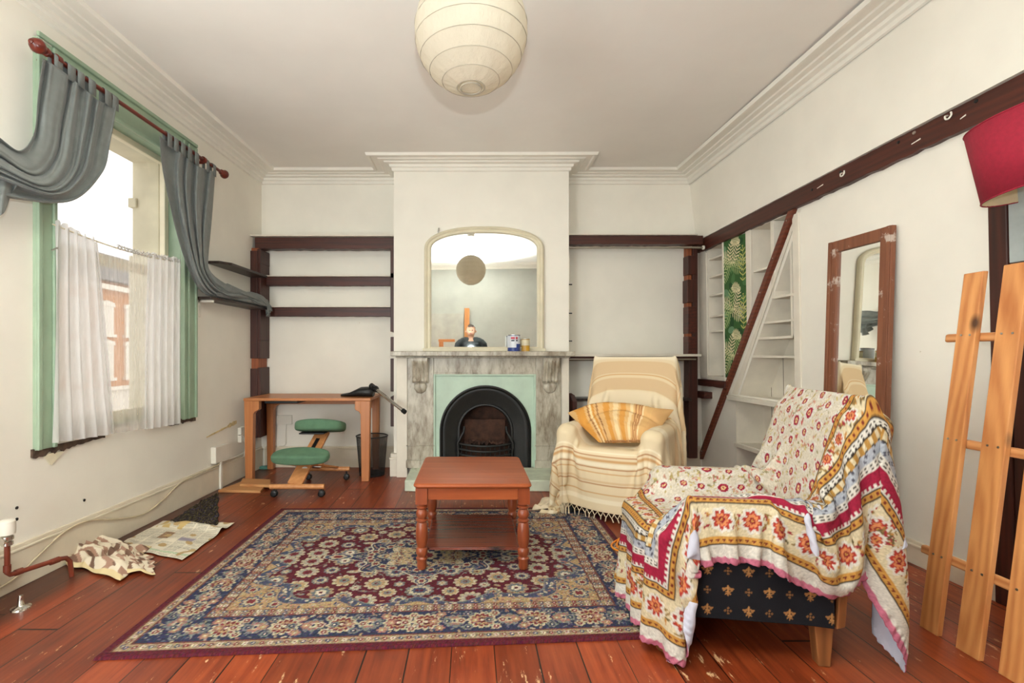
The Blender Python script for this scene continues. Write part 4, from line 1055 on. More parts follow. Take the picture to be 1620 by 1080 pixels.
def news_col(a, b):
    c = np.array((220,210,188.)); c *= 1-.05*(nz(a*8,b*8,1)+.3)
    line = (b*46) % 1
    col = int(a*5); k = nz(col*7.3, int(b*9)*3.1, 4)
    fx = (a*5) % 1
    if .06 < fx < .94 and line > .55 and k > -.15 and nz(a*80, b*46//1, 3) > -.25: c = c*.74
    if .3 < a < .45 and .42 < b < .58: c = np.array((140,112,88.))*(1+.4*nz(a*60,b*60,2))
    if .05 < a < .5 and b > .72 and nz(a*9,b*9,7) > .05: c = np.array((196,168,112.))
    if .62 < a < .8 and .38 < b < .48: c = np.array((150,140,150.))
    if abs(b-.08) < .012: c = np.array((180,196,160.))
    if nz(a*5+3, b*7, 9) > .42: c = np.array((176,148,104.))
    return c
def news_z(a, b):
    z_ = .006*(1+nz(a*6, b*6, 2))
    z_ += .028*math.exp(-((b-.78-.08*math.sin(a*4))/.07)**2)*min(1, a*2.5)
    z_ += .02*max(0, b-.9)*10*.1
    return z_
floor_patch('newspaper', 'open stained newspaper spread on the floorboards by the left skirting', 'newspaper', [(236,887),(284,887),(372,829),(262,827)], 2, 2, lambda a, b: 0, lambda a, b: (0,0), lambda a, b: (0,0,0), PAPR) if False else None
floor_patch('newspaper', 'open stained newspaper spread on the floorboards by the left skirting', 'newspaper', [(182,866),(288,888),(371,829),(258,826)], 130, 110, news_z,
            lambda a, b: (.012*nz(a*3, b*4, 5), .016*nz(b*4, a*3, 6)), news_col, PAPR, .001)
def rag_col(a, b):
    c = np.array((222,208,184.))
    f = nz(a*9, b*11, 2.2); g = nz(a*7+9, b*8, 5)
    if f > .12: c = np.array((164,128,108.))
    if g > .30: c = np.array((120,92,76.))
    if b < .06 or b > .95: c = np.array((216,196,150.))
    return c
def rag_z(a, b):
    r1 = .5+.5*nz(a*2.6+1, b*3.6, 1.5); r2 = 1-abs(nz(a*3.1, b*4.3, 4))*1.6
    e = min(a, 1-a, b, 1-b)
    return (.055*r1+.05*max(0, r2)**2)*min(1, e*6+.08)*(1.15-.55*a)+.006
floor_patch('rag', 'crumpled beige and brown patterned rag on the floor by the radiator pipe', 'rag', [(104,892),(190,922),(240,868),(128,858)], 90, 90, rag_z,
            lambda a, b: (.035*nz(a*3, b*3, 8), .05*nz(a*3, b*2, 12)), rag_col, PATT, .002)
floor_patch('rag', 'smaller fold of the brown spotted rag reaching onto the newspaper', 'rag', [(165,905),(246,912),(238,882),(196,872)], 60, 60, lambda a, b: .5*rag_z(a+.3, b),
            lambda a, b: (.03*nz(a*4, b*6, 28), .03*nz(a*5, b*4, 22)), rag_col, PATT, .002, .012)
def dirt_col(a, b):
    k = nz(a*26, b*30, 3); c = np.array((44,38,34.))*(1+.7*k)
    if nz(a*38+5, b*40, 8) > .28: c = np.array((104,92,52.))
    if nz(a*33+15, b*36, 18) > .36: c = np.array((74,64,86.))
    return np.clip(c, 8, 255)
floor_patch('dark_patch', 'dark speckled patch along the skirting behind the newspaper', 'mat', [(270,828),(344,833),(346,783),(324,793)], 70, 50, lambda a, b: .012+.014*nz(a*12, b*12, 3),  # thin dark flecked sheet standing for dark debris
            lambda a, b: (.02*nz(a*6, b*6, 8), .02*nz(b*6, a*6, 9)), dirt_col, PATT, .004)

# ================================================================ standing mirror
sm = thing('standing_mirror', 'tall narrow mirror in a worn brown wooden frame leaning on the right wall', 'mirror', (2.36,2.97,0))
MB0, MT = 2.345, 2.405
def SMm(w_, t_, h_):
    f = h_/1.89; return (MB0+(MT-MB0)*f-t_-.062*w_, 2.748+w_, h_+.002)
FW = .072
m = MB(SMm); m.box(0,FW,0,.028,0,1.885); m.box(.004,.03,.028,.034,0,1.885); obj('stile', m, MIRW, sm, bevel=.004)
m = MB(SMm); m.box(.45-FW,.45,0,.028,0,1.885); m.box(.42,.446,.028,.034,0,1.885); obj('stile', m, MIRW, sm, bevel=.004)
m = MB(SMm); m.box(FW,.45-FW,0,.028,1.885-FW,1.885); obj('rail', m, MIRW, sm, bevel=.004)
m = MB(SMm); m.box(FW,.45-FW,0,.028,0,.10); obj('rail', m, MIRW, sm, bevel=.004)
m = MB(SMm); m.box(FW-.01,.46-FW,.002,.012,.09,1.825); obj('glass', m, MIRROR2, sm)

# ================================================================ pine slat frame
pf = thing('slatted_frame', 'frame of upright pine slats on cross rails propped near the right wall', 'slatted frame', (1.95,1.9,0))
def PFm(s_, t_, h_): return (1.93+.1267*h_-t_, s_, h_)
for i, (a, b, lab) in enumerate(((1.992,2.072,1.496),(1.83,1.918,1.505),(1.668,1.763,1.51))):
    m = MB(PFm); m.box(a,b,0,.022,.0,lab); s1 = obj('slat', m, PINE, pf, bevel=.003)
    m = MB(PFm)
    for h_ in (1.235,.80,.315):
        for k in (.28,.72): m.tube([(a+(b-a)*k,.0215,h_),(a+(b-a)*k,.0235,h_)], .0045, 8)
    obj('screw', m, STEEL, s1)
for h_, y1 in ((1.225,2.145),(.785,2.03),(.305,2.135)):
    m = MB(PFm); n = 8; z0, z1 = h_-.018, h_+.018
    m.box(1.45,y1,-.024,-.001,z0,z1); obj('rail', m, PINEY, pf, bevel=.008)

# ================================================================ red floor lamp
fl = thing('floor_lamp', 'floor lamp with a tilted crimson drum shade at the right edge', 'lamp', (2.22,1.92,0))
Cs = Vector((2.300,1.93,1.975)); Mt = Matrix.Rotation(math.radians(-9), 4, 'Y') @ Matrix.Rotation(math.radians(-5), 4, 'X')
m = MB(); m.lathe(Cs, [(.222,-.15),(.222,.15)], 56, Mt, cap=False); sh = obj('lamp_shade', m, [LINEN_R, LINEN_IN], fl, smooth=60, recalc=True)
sd = sh.modifiers.new('thick', 'SOLIDIFY'); sd.thickness = .003; sd.offset = -1; sd.material_offset = 1
m = MB()
for z_ in (-.15,.15):
    m.tube([Cs+Mt@Vector((.2215*math.cos(2*PI*k/48), .2215*math.sin(2*PI*k/48), z_)) for k in range(49)], .003, 8, cap=False)
obj('rim', m, LINEN_R, fl, smooth=60)
m = MB()
for k in range(3):
    a = 2*PI*k/3+.4; m.tube([Cs+Mt@Vector((.22*math.cos(a), .22*math.sin(a), .13)), Cs+Mt@Vector((0,0,.08))], .002, 6)
m.tube([Cs+Mt@Vector((0,0,.085)), Cs+Mt@Vector((0,0,-.05))], .014, 12); obj('bulb_holder', m, BLACKP, fl, smooth=50)
m = MB(); m.tube([(2.29,1.93,.02),(2.29,1.93,1.75),tuple(Cs+Mt@Vector((0,0,-.05)))], .011, 12); obj('pole', m, BLACKP, fl, smooth=50)
m = MB(); m.lathe((2.29,1.93,0), [(.12,0),(.12,.012),(.10,.022),(.02,.03)], 32); obj('base', m, BLACKP, fl, smooth=40)

# orange extension lead
random.seed(5); pts = []
c0 = np.array(F(1008,868)); 
for k in range(80):
    a = 2*PI*k/26+.5; r_ = .085+.02*math.sin(k*.23)+.012*math.sin(k*.7)
    pts.append((c0[0]+r_*1.25*math.cos(a)+.02*math.sin(k*.11), c0[1]+r_*1.5*math.sin(a), .008+.0045*(k//26)+.004*(1+math.sin(k*.5))))
pts += [(c0[0]+.16+.02*k, c0[1]+.05+.006*k, .008) for k in range(6)]
single('extension_lead', MB().tube([tuple(p) for p in catmull(pts, 320)], .0052, 8), ORANGE, 'coiled orange extension lead on the floor between the two armchairs', 'cable', smooth=60)

# ================================================================ rear of the room (seen in the mirrors)
m = MB(); m.box(-.98,-.15,YR+.02,YR+.04,.0,2.02); single('hardboard_panel', m, paint('grey_hardboard', (176,172,162), .7, .06, 4, .05), 'large grey hardboard sheet against the rear wall, seen in the overmantel mirror', 'board', bevel=.002)
m = MB(); m.box(-.135,-.03,YR+.03,YR+.055,.0,2.13); single('pine_plank', m, PINE, 'upright pine plank against the rear wall behind the photographer, seen in the mirror', 'plank', bevel=.003)
t = thing('wooden_stand', 'orange-brown wooden stand with a side arm, seen low in the overmantel mirror', 'stand', (-.55,-.45,0))
m = MB(); m.box(-.64,-.55,-.47,-.42,.02,1.42); obj('post', m, DESKZ, t, bevel=.004)
m = MB(); m.box(-.65,-.32,-.475,-.415,1.42,1.475); obj('arm', m, DESK, t, bevel=.006)
m = MB(); m.box(-.80,-.40,-.48,-.41,.0,.025); m.box(-.63,-.56,-.62,-.27,.0,.024); obj('foot', m, DESKZ, t, bevel=.004)

# house across the street
hs = thing('brick_house', 'orange-brick terraced house across the street beyond the window', 'house', (-14.5,19,-4.5))
m = MB(); m.box(-22,-14.5,6,40,-4.5,4.15); obj('wall', m, BRICK, hs)
m = MB(); m.box(-14.52,-14.46,6,40,-4.5,-.25); m.box(-14.6,-14.3,6,40,-.25,-.1); m.box(-14.6,-14.25,6,40,3.75,3.95); obj('white_band', m, WHITE, hs)
m = MB(); m.prism([(-14.2,4.1),(-22.2,4.1),(-18.2,6.2)], 5.8, 40.2, lambda p, q, w_: (p, w_, q)); obj('roof', m, SHADEDARK, hs)
for k in range(12):
    y_ = 12.2+1.42*k
    for z0, z1 in ((.25,1.55),(2.0,3.1)):
        m = MB(); m.box(-14.53,-14.42,y_-.36,y_+.36,z0,z1); m.box(-14.6,-14.36,y_-.46,y_+.46,z0-.12,z0); m.prism([(y_-.45,z1),(y_+.45,z1),(y_+.38,z1+.16),(y_,z1+.24),(y_-.38,z1+.16)], -14.52, -14.40, lambda p, q, w_: (w_, p, q))
        w_ = obj('window', m, WHITE, hs)
        m = MB(); m.box(-14.425,-14.41,y_-.27,y_+.27,z0+.08,z1-.08); obj('pane', m, GLASS, w_)
m = MB(); m.add([(-22,4,-4.5),(-3,4,-4.5),(-3,42,-4.5),(-22,42,-4.5)], [(0,1,2,3)])
obj('ground', m, paint('pavement', (170,165,158), .9, .05, 2, .05), kind='structure', recalc=False)
# ================================================================ pattern drawing on vertex grids
class Canvas:
    def __init__(s, w, h, res, base):
        s.nx = int(round(w/res))+1; s.ny = int(round(h/res))+1
        s.x = np.linspace(0, w, s.nx)[:, None]*np.ones((1, s.ny)); s.y = np.linspace(0, h, s.ny)[None, :]*np.ones((s.nx, 1))
        s.c = np.ones((s.nx, s.ny, 3))*np.array(base, float); s.res = res; s.w = w; s.h = h
    def mask(s, m, col): s.c[m] = col
    def win(s, cx, cy, r):
        i0 = max(0, int((cx-r)/s.res)); i1 = min(s.nx, int((cx+r)/s.res)+2); j0 = max(0, int((cy-r)/s.res)); j1 = min(s.ny, int((cy+r)/s.res)+2)
        if i0 >= i1 or j0 >= j1: return None
        return (slice(i0, i1), slice(j0, j1))
    def ell(s, cx, cy, rx, ry, ang, col, only=None):
        k = s.win(cx, cy, max(rx, ry)*1.1)
        if k is None: return
        dx = s.x[k]-cx; dy = s.y[k]-cy; ca, sa = math.cos(ang), math.sin(ang)
        u = (dx*ca+dy*sa)/rx; v = (-dx*sa+dy*ca)/ry
        m = u*u+v*v < 1
        if only is not None: m &= only[k]
        s.c[k][m] = col
    def star(s, cx, cy, r, n, depth, ang, col, only=None, asp=1.0):
        k = s.win(cx, cy, r*1.25*max(1, asp))
        if k is None: return
        dx = (s.x[k]-cx)/asp; dy = s.y[k]-cy
        rr = np.hypot(dx, dy); th = np.arctan2(dy, dx)+ang
        m = rr < r*(1-depth+depth*np.abs(np.cos(th*n/2))**.7)
        if only is not None: m &= only[k]
        s.c[k][m] = col
    def line(s, pts, wd, col, only=None):
        for a, b in zip(pts[:-1], pts[1:]):
            L = math.hypot(b[0]-a[0], b[1]-a[1]); n = max(1, int(L/(s.res*.7)))
            for q in range(n+1):
                f = q/n; s.ell(a[0]+(b[0]-a[0])*f, a[1]+(b[1]-a[1])*f, wd, wd, 0, col, only)

# ---------------------------------------------------------------- persian rug
rnd = random.Random(21)
RWD, RHT = 2.33, 1.74
NAVY = (46,50,78); NAVY2 = (66,72,98); MAR = (92,24,36); TAN = (160,134,102); GOLD = (172,138,94); BEI = (182,166,134); GREY = (116,116,112); IV = (200,186,158); RED = (122,42,46); PINK = (156,104,92)
def rug_pattern():
    q = Canvas(RWD/2, RHT/2, .0045, MAR)               # a quarter, centre of the rug at the far corner (w, h)
    X_, Y_ = q.x, q.y; e = np.minimum(X_, Y_)
    dx = RWD/2-X_; dy = RHT/2-Y_
    q.mask((e > .035) & (e <= .085), TAN); q.mask((e > .085) & (e <= .262), NAVY); q.mask((e > .262) & (e <= .318), TAN)
    fld = e > .318
    a, b = RWD/2-.318, RHT/2-.318
    th = np.arctan2(dy/b, dx/a)
    r = ((dx/a)**2.7+(dy/b)**2.7)**(1/2.7)
    lob = .90+.055*np.abs(np.cos(7*th))+.03*np.cos(14*th)
    q.mask(fld, GOLD)
    q.mask(fld & (r < lob*1.09), NAVY2); q.mask(fld & (r < lob*1.09) & (r > lob*1.078), TAN)
    main = fld & (r < lob*.985)
    q.mask(fld & (r < lob*1.0), GREY); q.mask(main, MAR)
    guard = ((e > .035) & (e <= .085)) | ((e > .262) & (e <= .318)); bord = (e > .085) & (e <= .262)
    for c_, w_ in ((.037,.0035),(.083,.0035),(.264,.0035),(.290,.003),(.316,.0035)): q.mask(np.abs(e-c_) < w_, (110,60,50) if c_ != .29 else (150,110,84))
    def along(e0, step, fn, off=0.0):
        n = int((RWD/2)/step)
        for k in range(n+1):
            p = RWD/2-off-k*step
            if p > e0: fn(p, e0, 0, k)
        n = int((RHT/2)/step)
        for k in range(n+1):
            p = RHT/2-off-k*step
            if p > e0: fn(e0, p, 1, k)
    for e0, st in ((.06,.032),(.277,.030),(.303,.030)):
        along(e0, st, lambda x_, y_, o, k: (q.star(x_, y_, .012, 5, .4, k, (RED,NAVY2,IV)[k % 3], guard), q.ell(x_, y_, .004, .004, 0, IV if k % 3 < 2 else RED, guard)))
        along(e0, st, lambda x_, y_, o, k: q.ell(x_, y_, .008, .004, k, (120,104,84), guard), st/2)
    # main border: vines, palmettes and small blossoms
    def palm(x_, y_, o, k):
        if k % 2 == 0:
            q.star(x_, y_, .066, 12, .28, k, BEI, bord); q.star(x_, y_, .052, 12, .3, k, RED, bord); q.star(x_, y_, .036, 10, .3, .3, GOLD, bord); q.star(x_, y_, .024, 8, .3, 0, MAR, bord); q.ell(x_, y_, .009, .009, 0, IV, bord)
        else:
            q.star(x_, y_, .050, 8, .35, k, GREY, bord); q.star(x_, y_, .038, 8, .35, k+.3, PINK, bord); q.star(x_, y_, .022, 6, .3, k, BEI, bord); q.ell(x_, y_, .008, .008, 0, NAVY, bord)
    for k in range(1500):
        x_ = rnd.random()*RWD/2; y_ = rnd.random()*RHT/2; ee = min(x_, y_)
        if .09 < ee < .258:
            c_ = rnd.choice((GREY,BEI,NAVY2,(96,98,112),TAN,PINK,(150,140,124)))
            q.ell(x_, y_, rnd.uniform(.005,.015), rnd.uniform(.003,.006), rnd.random()*3, c_, bord)
    along(.174, .118, palm, .059)
    for st, ee, off in ((.118,.122,.0),(.118,.228,.0),(.059,.174,.03)):
        along(ee, st, lambda x_, y_, o, k: (q.star(x_, y_, .024, 6, .35, k, (BEI,PINK,GREY)[k % 3], bord), q.star(x_, y_, .014, 5, .3, k, (RED,GOLD,NAVY)[k % 3], bord), q.ell(x_, y_, .005, .005, 0, IV, bord)), off)
    along(.14, .024, lambda x_, y_, o, k: q.ell(x_+(.012*math.sin(k*1.3) if o else 0), y_+(.012*math.sin(k*1.3) if not o else 0), .006, .004, k, GREY, bord))
    along(.206, .024, lambda x_, y_, o, k: q.ell(x_+(.012*math.cos(k*1.3) if o else 0), y_+(.012*math.cos(k*1.3) if not o else 0), .006, .004, k, (150,124,92), bord))
    # spandrels
    span = fld & (r >= lob*1.09)
    for k in range(420):
        x_ = .318+rnd.random()*.5; y_ = .318+rnd.random()*.4
        q.ell(x_, y_, rnd.uniform(.006,.018), rnd.uniform(.003,.007), rnd.random()*3, rnd.choice(((160,120,80),BEI,(140,100,74),GREY,NAVY2,PINK)), span)
    for x_, y_, s_ in ((.40,.39,.05),(.52,.36,.035),(.36,.50,.035),(.46,.45,.03)):
        q.star(x_, y_, s_, 8, .4, .2, NAVY2, span); q.star(x_, y_, s_*.75, 8, .4, .2, BEI, span); q.star(x_, y_, s_*.45, 6, .4, 0, RED, span)
    ring = fld & (r < lob*1.07) & (r >= lob)
    for k in range(900):
        x_ = .318+rnd.random()*a; y_ = .318+rnd.random()*b
        q.ell(x_, y_, rnd.uniform(.006,.015), rnd.uniform(.004,.008), rnd.random()*3, rnd.choice((BEI,GREY,PINK,IV,TAN)), ring)
    # field flowers
    mx = dx/.40; my = dy/.235
    rm = np.hypot(mx, my); tm = np.arctan2(my, mx)
    ml = 1+.10*np.cos(8*tm)+.07*np.abs(np.cos(4*tm))**3-.05
    med = fld & (rm < ml*1.05)
    placed = []
    fm = main & ~med
    for r_, tries in ((.062,260),(.044,700),(.030,1600),(.018,2600),(.011,3500)):
        for _ in range(tries):
            x_ = .318+rnd.random()*a; y_ = .318+rnd.random()*b
            i_ = min(q.nx-1, int(x_/q.res)); j_ = min(q.ny-1, int(y_/q.res))
            if not fm[i_, j_]: continue
            if any((x_-p)**2+(y_-s)**2 < ((r_+t_)*1.02+.006)**2 for p, s, t_ in placed): continue
            placed.append((x_, y_, r_)); ph = rnd.random()*3; pal = rnd.choice(((GREY,BEI,NAVY2),(BEI,GREY,GOLD),(BEI,GOLD,GREY),(TAN,(100,104,110),IV),(BEI,(156,150,132),RED)))
            n_ = rnd.choice((6,7,8))
            if r_ > .04:
                q.star(x_, y_, r_, n_+3, .30, ph, pal[0], fm); q.star(x_, y_, r_*.74, n_+3, .3, ph+.2, pal[1], fm); q.star(x_, y_, r_*.45, n_, .3, ph, pal[2], fm); q.ell(x_, y_, r_*.16, r_*.16, 0, MAR, fm)
            elif r_ > .025:
                if rnd.random() < .35:
                    q.ell(x_, y_, r_*1.25, r_*.55, ph, pal[1], fm); q.ell(x_, y_, r_*.8, r_*.28, ph, pal[0], fm); q.ell(x_+.4*r_, y_+.3*r_, r_*.5, r_*.3, ph+1, GOLD, fm)
                else:
                    q.star(x_, y_, r_, n_, .35, ph, pal[1], fm); q.star(x_, y_, r_*.6, n_, .3, ph, pal[0], fm); q.ell(x_, y_, r_*.22, r_*.22, 0, pal[2], fm)
            elif r_ > .015: q.ell(x_, y_, r_, r_*.5, ph, pal[1], fm); q.ell(x_, y_, r_*.5, r_*.22, ph, pal[2], fm)
            else: q.ell(x_, y_, r_, r_*.4, ph, rnd.choice((BEI,GREY,PINK,(160,120,90))), fm)
    for k in range(9):                                        # thin vines
        x_ = .40+rnd.random()*(a-.1); y_ = .36+rnd.random()*(b-.06); d_ = rnd.random()*6; pts = []
        for s_ in range(26):
            pts.append((x_, y_)); d_ += .16; x_ += .012*math.cos(d_); y_ += .012*math.sin(d_)
        base = q.c.copy(); free = fm & (np.abs(q.c-np.array(MAR, float)).sum(2) < 1)
        q.line(pts, .0024, (130,110,104), free)
    # medallion
    q.mask(med, IV); q.mask(fld & (rm < ml*1.02), NAVY)
    core = fld & (rm < ml*1.0)
    for k in range(420):
        x_ = RWD/2-rnd.random()*.46; y_ = RHT/2-rnd.random()*.28
        q.ell(x_, y_, rnd.uniform(.006,.016), rnd.uniform(.003,.008), rnd.random()*3, rnd.choice((GREY,BEI,NAVY2,TAN,PINK,(110,112,120))), core)
    for k in range(7):
        t_ = (k+.5)/7*PI/2; x_ = RWD/2-.40*.80*math.cos(t_); y_ = RHT/2-.235*.80*math.sin(t_)
        q.star(x_, y_, .026, 7, .35, k, BEI, core); q.star(x_, y_, .016, 6, .3, k, RED, core)
    in2 = fld & (rm < .60*ml); q.mask(fld & (rm < .63*ml), BEI); q.mask(in2, (188,160,116))
    for k in range(200):
        x_ = RWD/2-rnd.random()*.26; y_ = RHT/2-rnd.random()*.16
        q.ell(x_, y_, rnd.uniform(.005,.014), rnd.uniform(.003,.007), rnd.random()*3, rnd.choice((NAVY2,GREY,RED,IV,(150,120,84))), in2)
    q.star(RWD/2, RHT/2, .09, 10, .3, 0, NAVY, in2); q.star(RWD/2, RHT/2, .065, 10, .3, .2, BEI, in2); q.star(RWD/2, RHT/2, .04, 8, .3, 0, RED, in2)
    # point pendants left and right of the medallion
    for k_ in (0, 1):
        x_ = RWD/2-(.50 if k_ == 0 else 0); y_ = RHT/2-(0 if k_ == 0 else .315)
        asp = 1.6 if k_ == 0 else .75
        for s_, c_ in ((.052,IV),(.046,NAVY2),(.032,BEI),(.018,RED)): q.star(x_, y_, s_, 4 if s_ > .04 else 6, .3, 0, c_, fld, asp)
    c = np.concatenate([q.c, q.c[-2::-1]], 0); c = np.concatenate([c, c[:, -2::-1]], 1)
    rg = np.random.RandomState(3); n1 = rg.normal(0, 1, c.shape[:2]+(1,)); n2 = rg.normal(0, 1, c.shape)
    c = c.mean(2, keepdims=True)*.17+c*.83
    return np.clip(c*(1+.10*n1)+8*n2, 6, 250)*.95
RC = rug_pattern(); nx, ny = RC.shape[:2]
q0, q1, q2, q3 = [np.array(p) for p in ((-1.425,1.832),(.925,1.985),(.915,3.66),(-1.415,3.63))]
A_ = np.linspace(0, 1, nx)[:, None, None]; B_ = np.linspace(0, 1, ny)[None, :, None]
XY = (1-A_)*(1-B_)*q0+A_*(1-B_)*q1+A_*B_*q2+(1-A_)*B_*q3
Z_ = np.full((nx, ny, 1), .010)
Z_[0] = Z_[-1] = .001; Z_[:, 0] = Z_[:, -1] = .001
rug = obj('rug', MB().grid(np.concatenate([XY, Z_], 2)), attr_mat('rug_pile', .95, .35, 500), label='large maroon and navy persian-style rug with floral medallion on the floorboards', cat='rug', recalc=False, smooth=180)
colour_verts(rug, RC.reshape(-1, 3))

# ---------------------------------------------------------------- fern panel
fcv = Canvas(.36, 1.26, .0028, (62,98,54)); rnd = random.Random(4)
for k in range(60): fcv.ell(rnd.random()*.36, rnd.random()*1.26, .05, .03, rnd.random()*3, rnd.choice(((54,90,52),(78,118,70),(44,78,46),(104,140,104))))
def frond(x, y, L, ang, bend, col, lw):
    pts = []; d = ang
    for s_ in range(8):
        pts.append((x, y, d)); x += L/7*math.cos(d); y += L/7*math.sin(d); d += bend/7
    for k, (x_, y_, d_) in enumerate(pts):
        ll = lw*1.25*math.sin(PI*(.18+.78*k/7)); 
        for sg in (-1, 1):
            aa = d_+sg*1.0; fcv.ell(x_+ll*.5*math.cos(aa), y_+ll*.5*math.sin(aa), ll*.5, .0058, aa, col)
    fcv.line([(p[0], p[1]) for p in pts], .0022, tuple(min(255, c+20) for c in col))
for base in (0, .42, .84):
    for k in range(7):
        a = -.6+k*.75; frond(.11+.02*(k % 3), base+.20, .21, a, .5*(-1)**k, rnd.choice(((206,196,156),(186,190,140),(222,210,170),(160,176,118))), .055)
    frond(.30, base+.02, .30, 1.45, .25, (188,186,106), .075); frond(.26, base+.36, .14, 2.6, .6, (226,214,172), .05)
gx, gy = fcv.nx, fcv.ny; X = np.zeros((gx, gy, 3))
for i in range(gx):
    for j in range(gy): X[i, j] = RW(4.553-.355*i/(gx-1), .004, .945+1.262*j/(gy-1))
# the lower right corner is hidden by the sloping batten
fm_ = MB().grid(X); fm_.f = [f for f in fm_.f if all(fm_.v[i][2] > zd(fm_.v[i][1])-.05 for i in f)]
fern = obj('fern_panel', fm_, attr_mat('fern_cloth', .8, .1, 200), label='green panel printed with fern fronds between the white recesses on the right wall', cat='wall panel', recalc=False)
colour_verts(fern, fcv.c.reshape(-1, 3))
sd = fern.modifiers.new('thick', 'SOLIDIFY'); sd.thickness = .003; sd.offset = 0

# ================================================================ draping solver
def slices(n, off):
    out = []
    for st in range(2*off):
        if st % (2*off) >= off: continue
        a = np.arange(st, n-off, 2*off); out.append((a, a+off))
        a2 = np.arange(st+off, n-off, 2*off)
        out.append((a2, a2+off))
    return [o for o in out if len(o[0])]
def drape(X, ru, rv, boxes, steps=120, iters=14, dt=1/50, fric=.55, thick=.010, damp=.96, bend=.06, floor=.006, pin=None):
    X = X.copy(); nu, nv = X.shape[:2]; Vv = np.zeros_like(X); cons = []
    for off, k in ((1, 1.0), (2, bend)):
        for a, b in slices(nu, off): cons.append((np.ix_(a, np.arange(nv)), np.ix_(b, np.arange(nv)), ru*off, k))
        for a, b in slices(nv, off): cons.append((np.ix_(np.arange(nu), a), np.ix_(np.arange(nu), b), rv*off, k))
    dg = math.hypot(ru, rv)
    for a, b in slices(nu, 1):
        cons.append((np.ix_(a, np.arange(nv-1)), np.ix_(b, np.arange(1, nv)), dg, .35)); cons.append((np.ix_(a, np.arange(1, nv)), np.ix_(b, np.arange(nv-1)), dg, .35))
    P0 = X.copy()
    for st in range(steps):
        Vv[..., 2] -= 9.8*dt; Vv *= damp
        sp = np.linalg.norm(Vv, axis=2, keepdims=True); Vv *= np.minimum(1, 1.6/np.maximum(sp, 1e-6))
        p = X+Vv*dt
        for it in range(iters):
            for A, B, L, k in cons:
                pa = p[A]; pb = p[B]; d = pb-pa; l = np.linalg.norm(d, axis=2, keepdims=True)+1e-9
                if k < .2: c = np.where(l < L, k*.5*(l-L)/l, 0)*d
                else: c = (k*.5*(l-L)/l)*d
                p[A] = pa+c; p[B] = pb-c
            if pin is not None: p[pin] = P0[pin]
            if it % 3 == 2 or it == iters-1:
                for (c, R, h, r, fr) in boxes:
                    q = (p-c) @ R; aq = np.abs(q)-(h-r); mx = np.maximum(aq, 0); lo = np.linalg.norm(mx, axis=2)
                    dist = lo+np.minimum(aq.max(2), 0)-r
                    hit = dist < thick
                    if not hit.any(): continue
                    qq = q[hit]; a2 = aq[hit]; m2 = mx[hit]; l2 = lo[hit][:, None]
                    g = np.where(l2 > 1e-7, m2/np.maximum(l2, 1e-7), (a2 == a2.max(1, keepdims=True)).astype(float))*np.sign(qq)
                    push = (thick-dist[hit])[:, None]*(g @ R.T)
                    pn = p[hit]+push; x0 = X[hit]; mv = pn-x0; n = g @ R.T
                    tn = mv-(mv*n).sum(1, keepdims=True)*n
                    p[hit] = pn-tn*fr*fric
                low = p[..., 2] < floor
                if low.any():
                    p[low, 2] = floor; p[low, 0] = p[low, 0]*.5+X[low, 0]*.5; p[low, 1] = p[low, 1]*.5+X[low, 1]*.5
        Vv = (p-X)/dt; X = p
    return X
def cubic_up(X, n, axis):
    X = np.moveaxis(X, axis, 0); m = X.shape[0]; t_ = np.linspace(0, m-1, n); k = np.minimum(t_.astype(int), m-2); f = (t_-k).reshape((-1,)+(1,)*(X.ndim-1))
    p0 = X[np.maximum(k-1, 0)]; p1 = X[k]; p2 = X[k+1]; p3 = X[np.minimum(k+2, m-1)]
    Y = .5*((2*p1)+(-p0+p2)*f+(2*p0-5*p1+4*p2-p3)*f*f+(-p0+3*p1-3*p2+p3)*f**3)
    return np.moveaxis(Y, 0, axis)
def resample_curve(pts, n, lo=None):          # arc-length resample of a polyline
    pts = np.asarray(pts, float); d = np.r_[0, np.cumsum(np.linalg.norm(np.diff(pts, axis=0), axis=1))]
    s_ = np.linspace(0, d[-1], n) if lo is None else lo
    return np.stack([np.interp(s_, d, pts[:, k]) for k in range(pts.shape[1])], 1), d[-1]
def rbox(a0, a1, b0, b1, z0, z1, r=.03, tilt=0.0, piv=None, fr=1.0):
    c = np.array(((a0+a1)/2, (b0+b1)/2, (z0+z1)/2)); h = np.array(((a1-a0)/2, (b1-b0)/2, (z1-z0)/2)); R = np.eye(3)
    if tilt:
        ct, st = math.cos(tilt), math.sin(tilt); R = np.array(((ct,0,st),(0,1,0),(-st,0,ct)))
        pv = np.array(piv); c = pv+R @ (c-pv)
    return (c, R, h, r, fr)
def box_mesh(bx, W):                           # rounded cushion-like block from the same box
    c, R, h, r, _ = bx; n = 7; m = MB()
    def sgrid(ax, sg):
        o = [i for i in range(3) if i != ax]; X = np.zeros((n, n, 3))
        for i in range(n):
            for j in range(n):
                p = np.zeros(3); p[ax] = sg; p[o[0]] = -1+2*i/(n-1); p[o[1]] = -1+2*j/(n-1)
                q = p*h; inn = np.clip(q, -(h-r), h-r); d = q-inn; l = np.linalg.norm(d); q = inn+d/max(l, 1e-9)*r if l > 1e-9 else q
                q = q if l > 1e-9 else p*h
                X[i, j] = W(*(c+R @ q))
        return X
    for ax in range(3):
        for sg in (-1, 1): m.grid(sgrid(ax, sg))
    return m
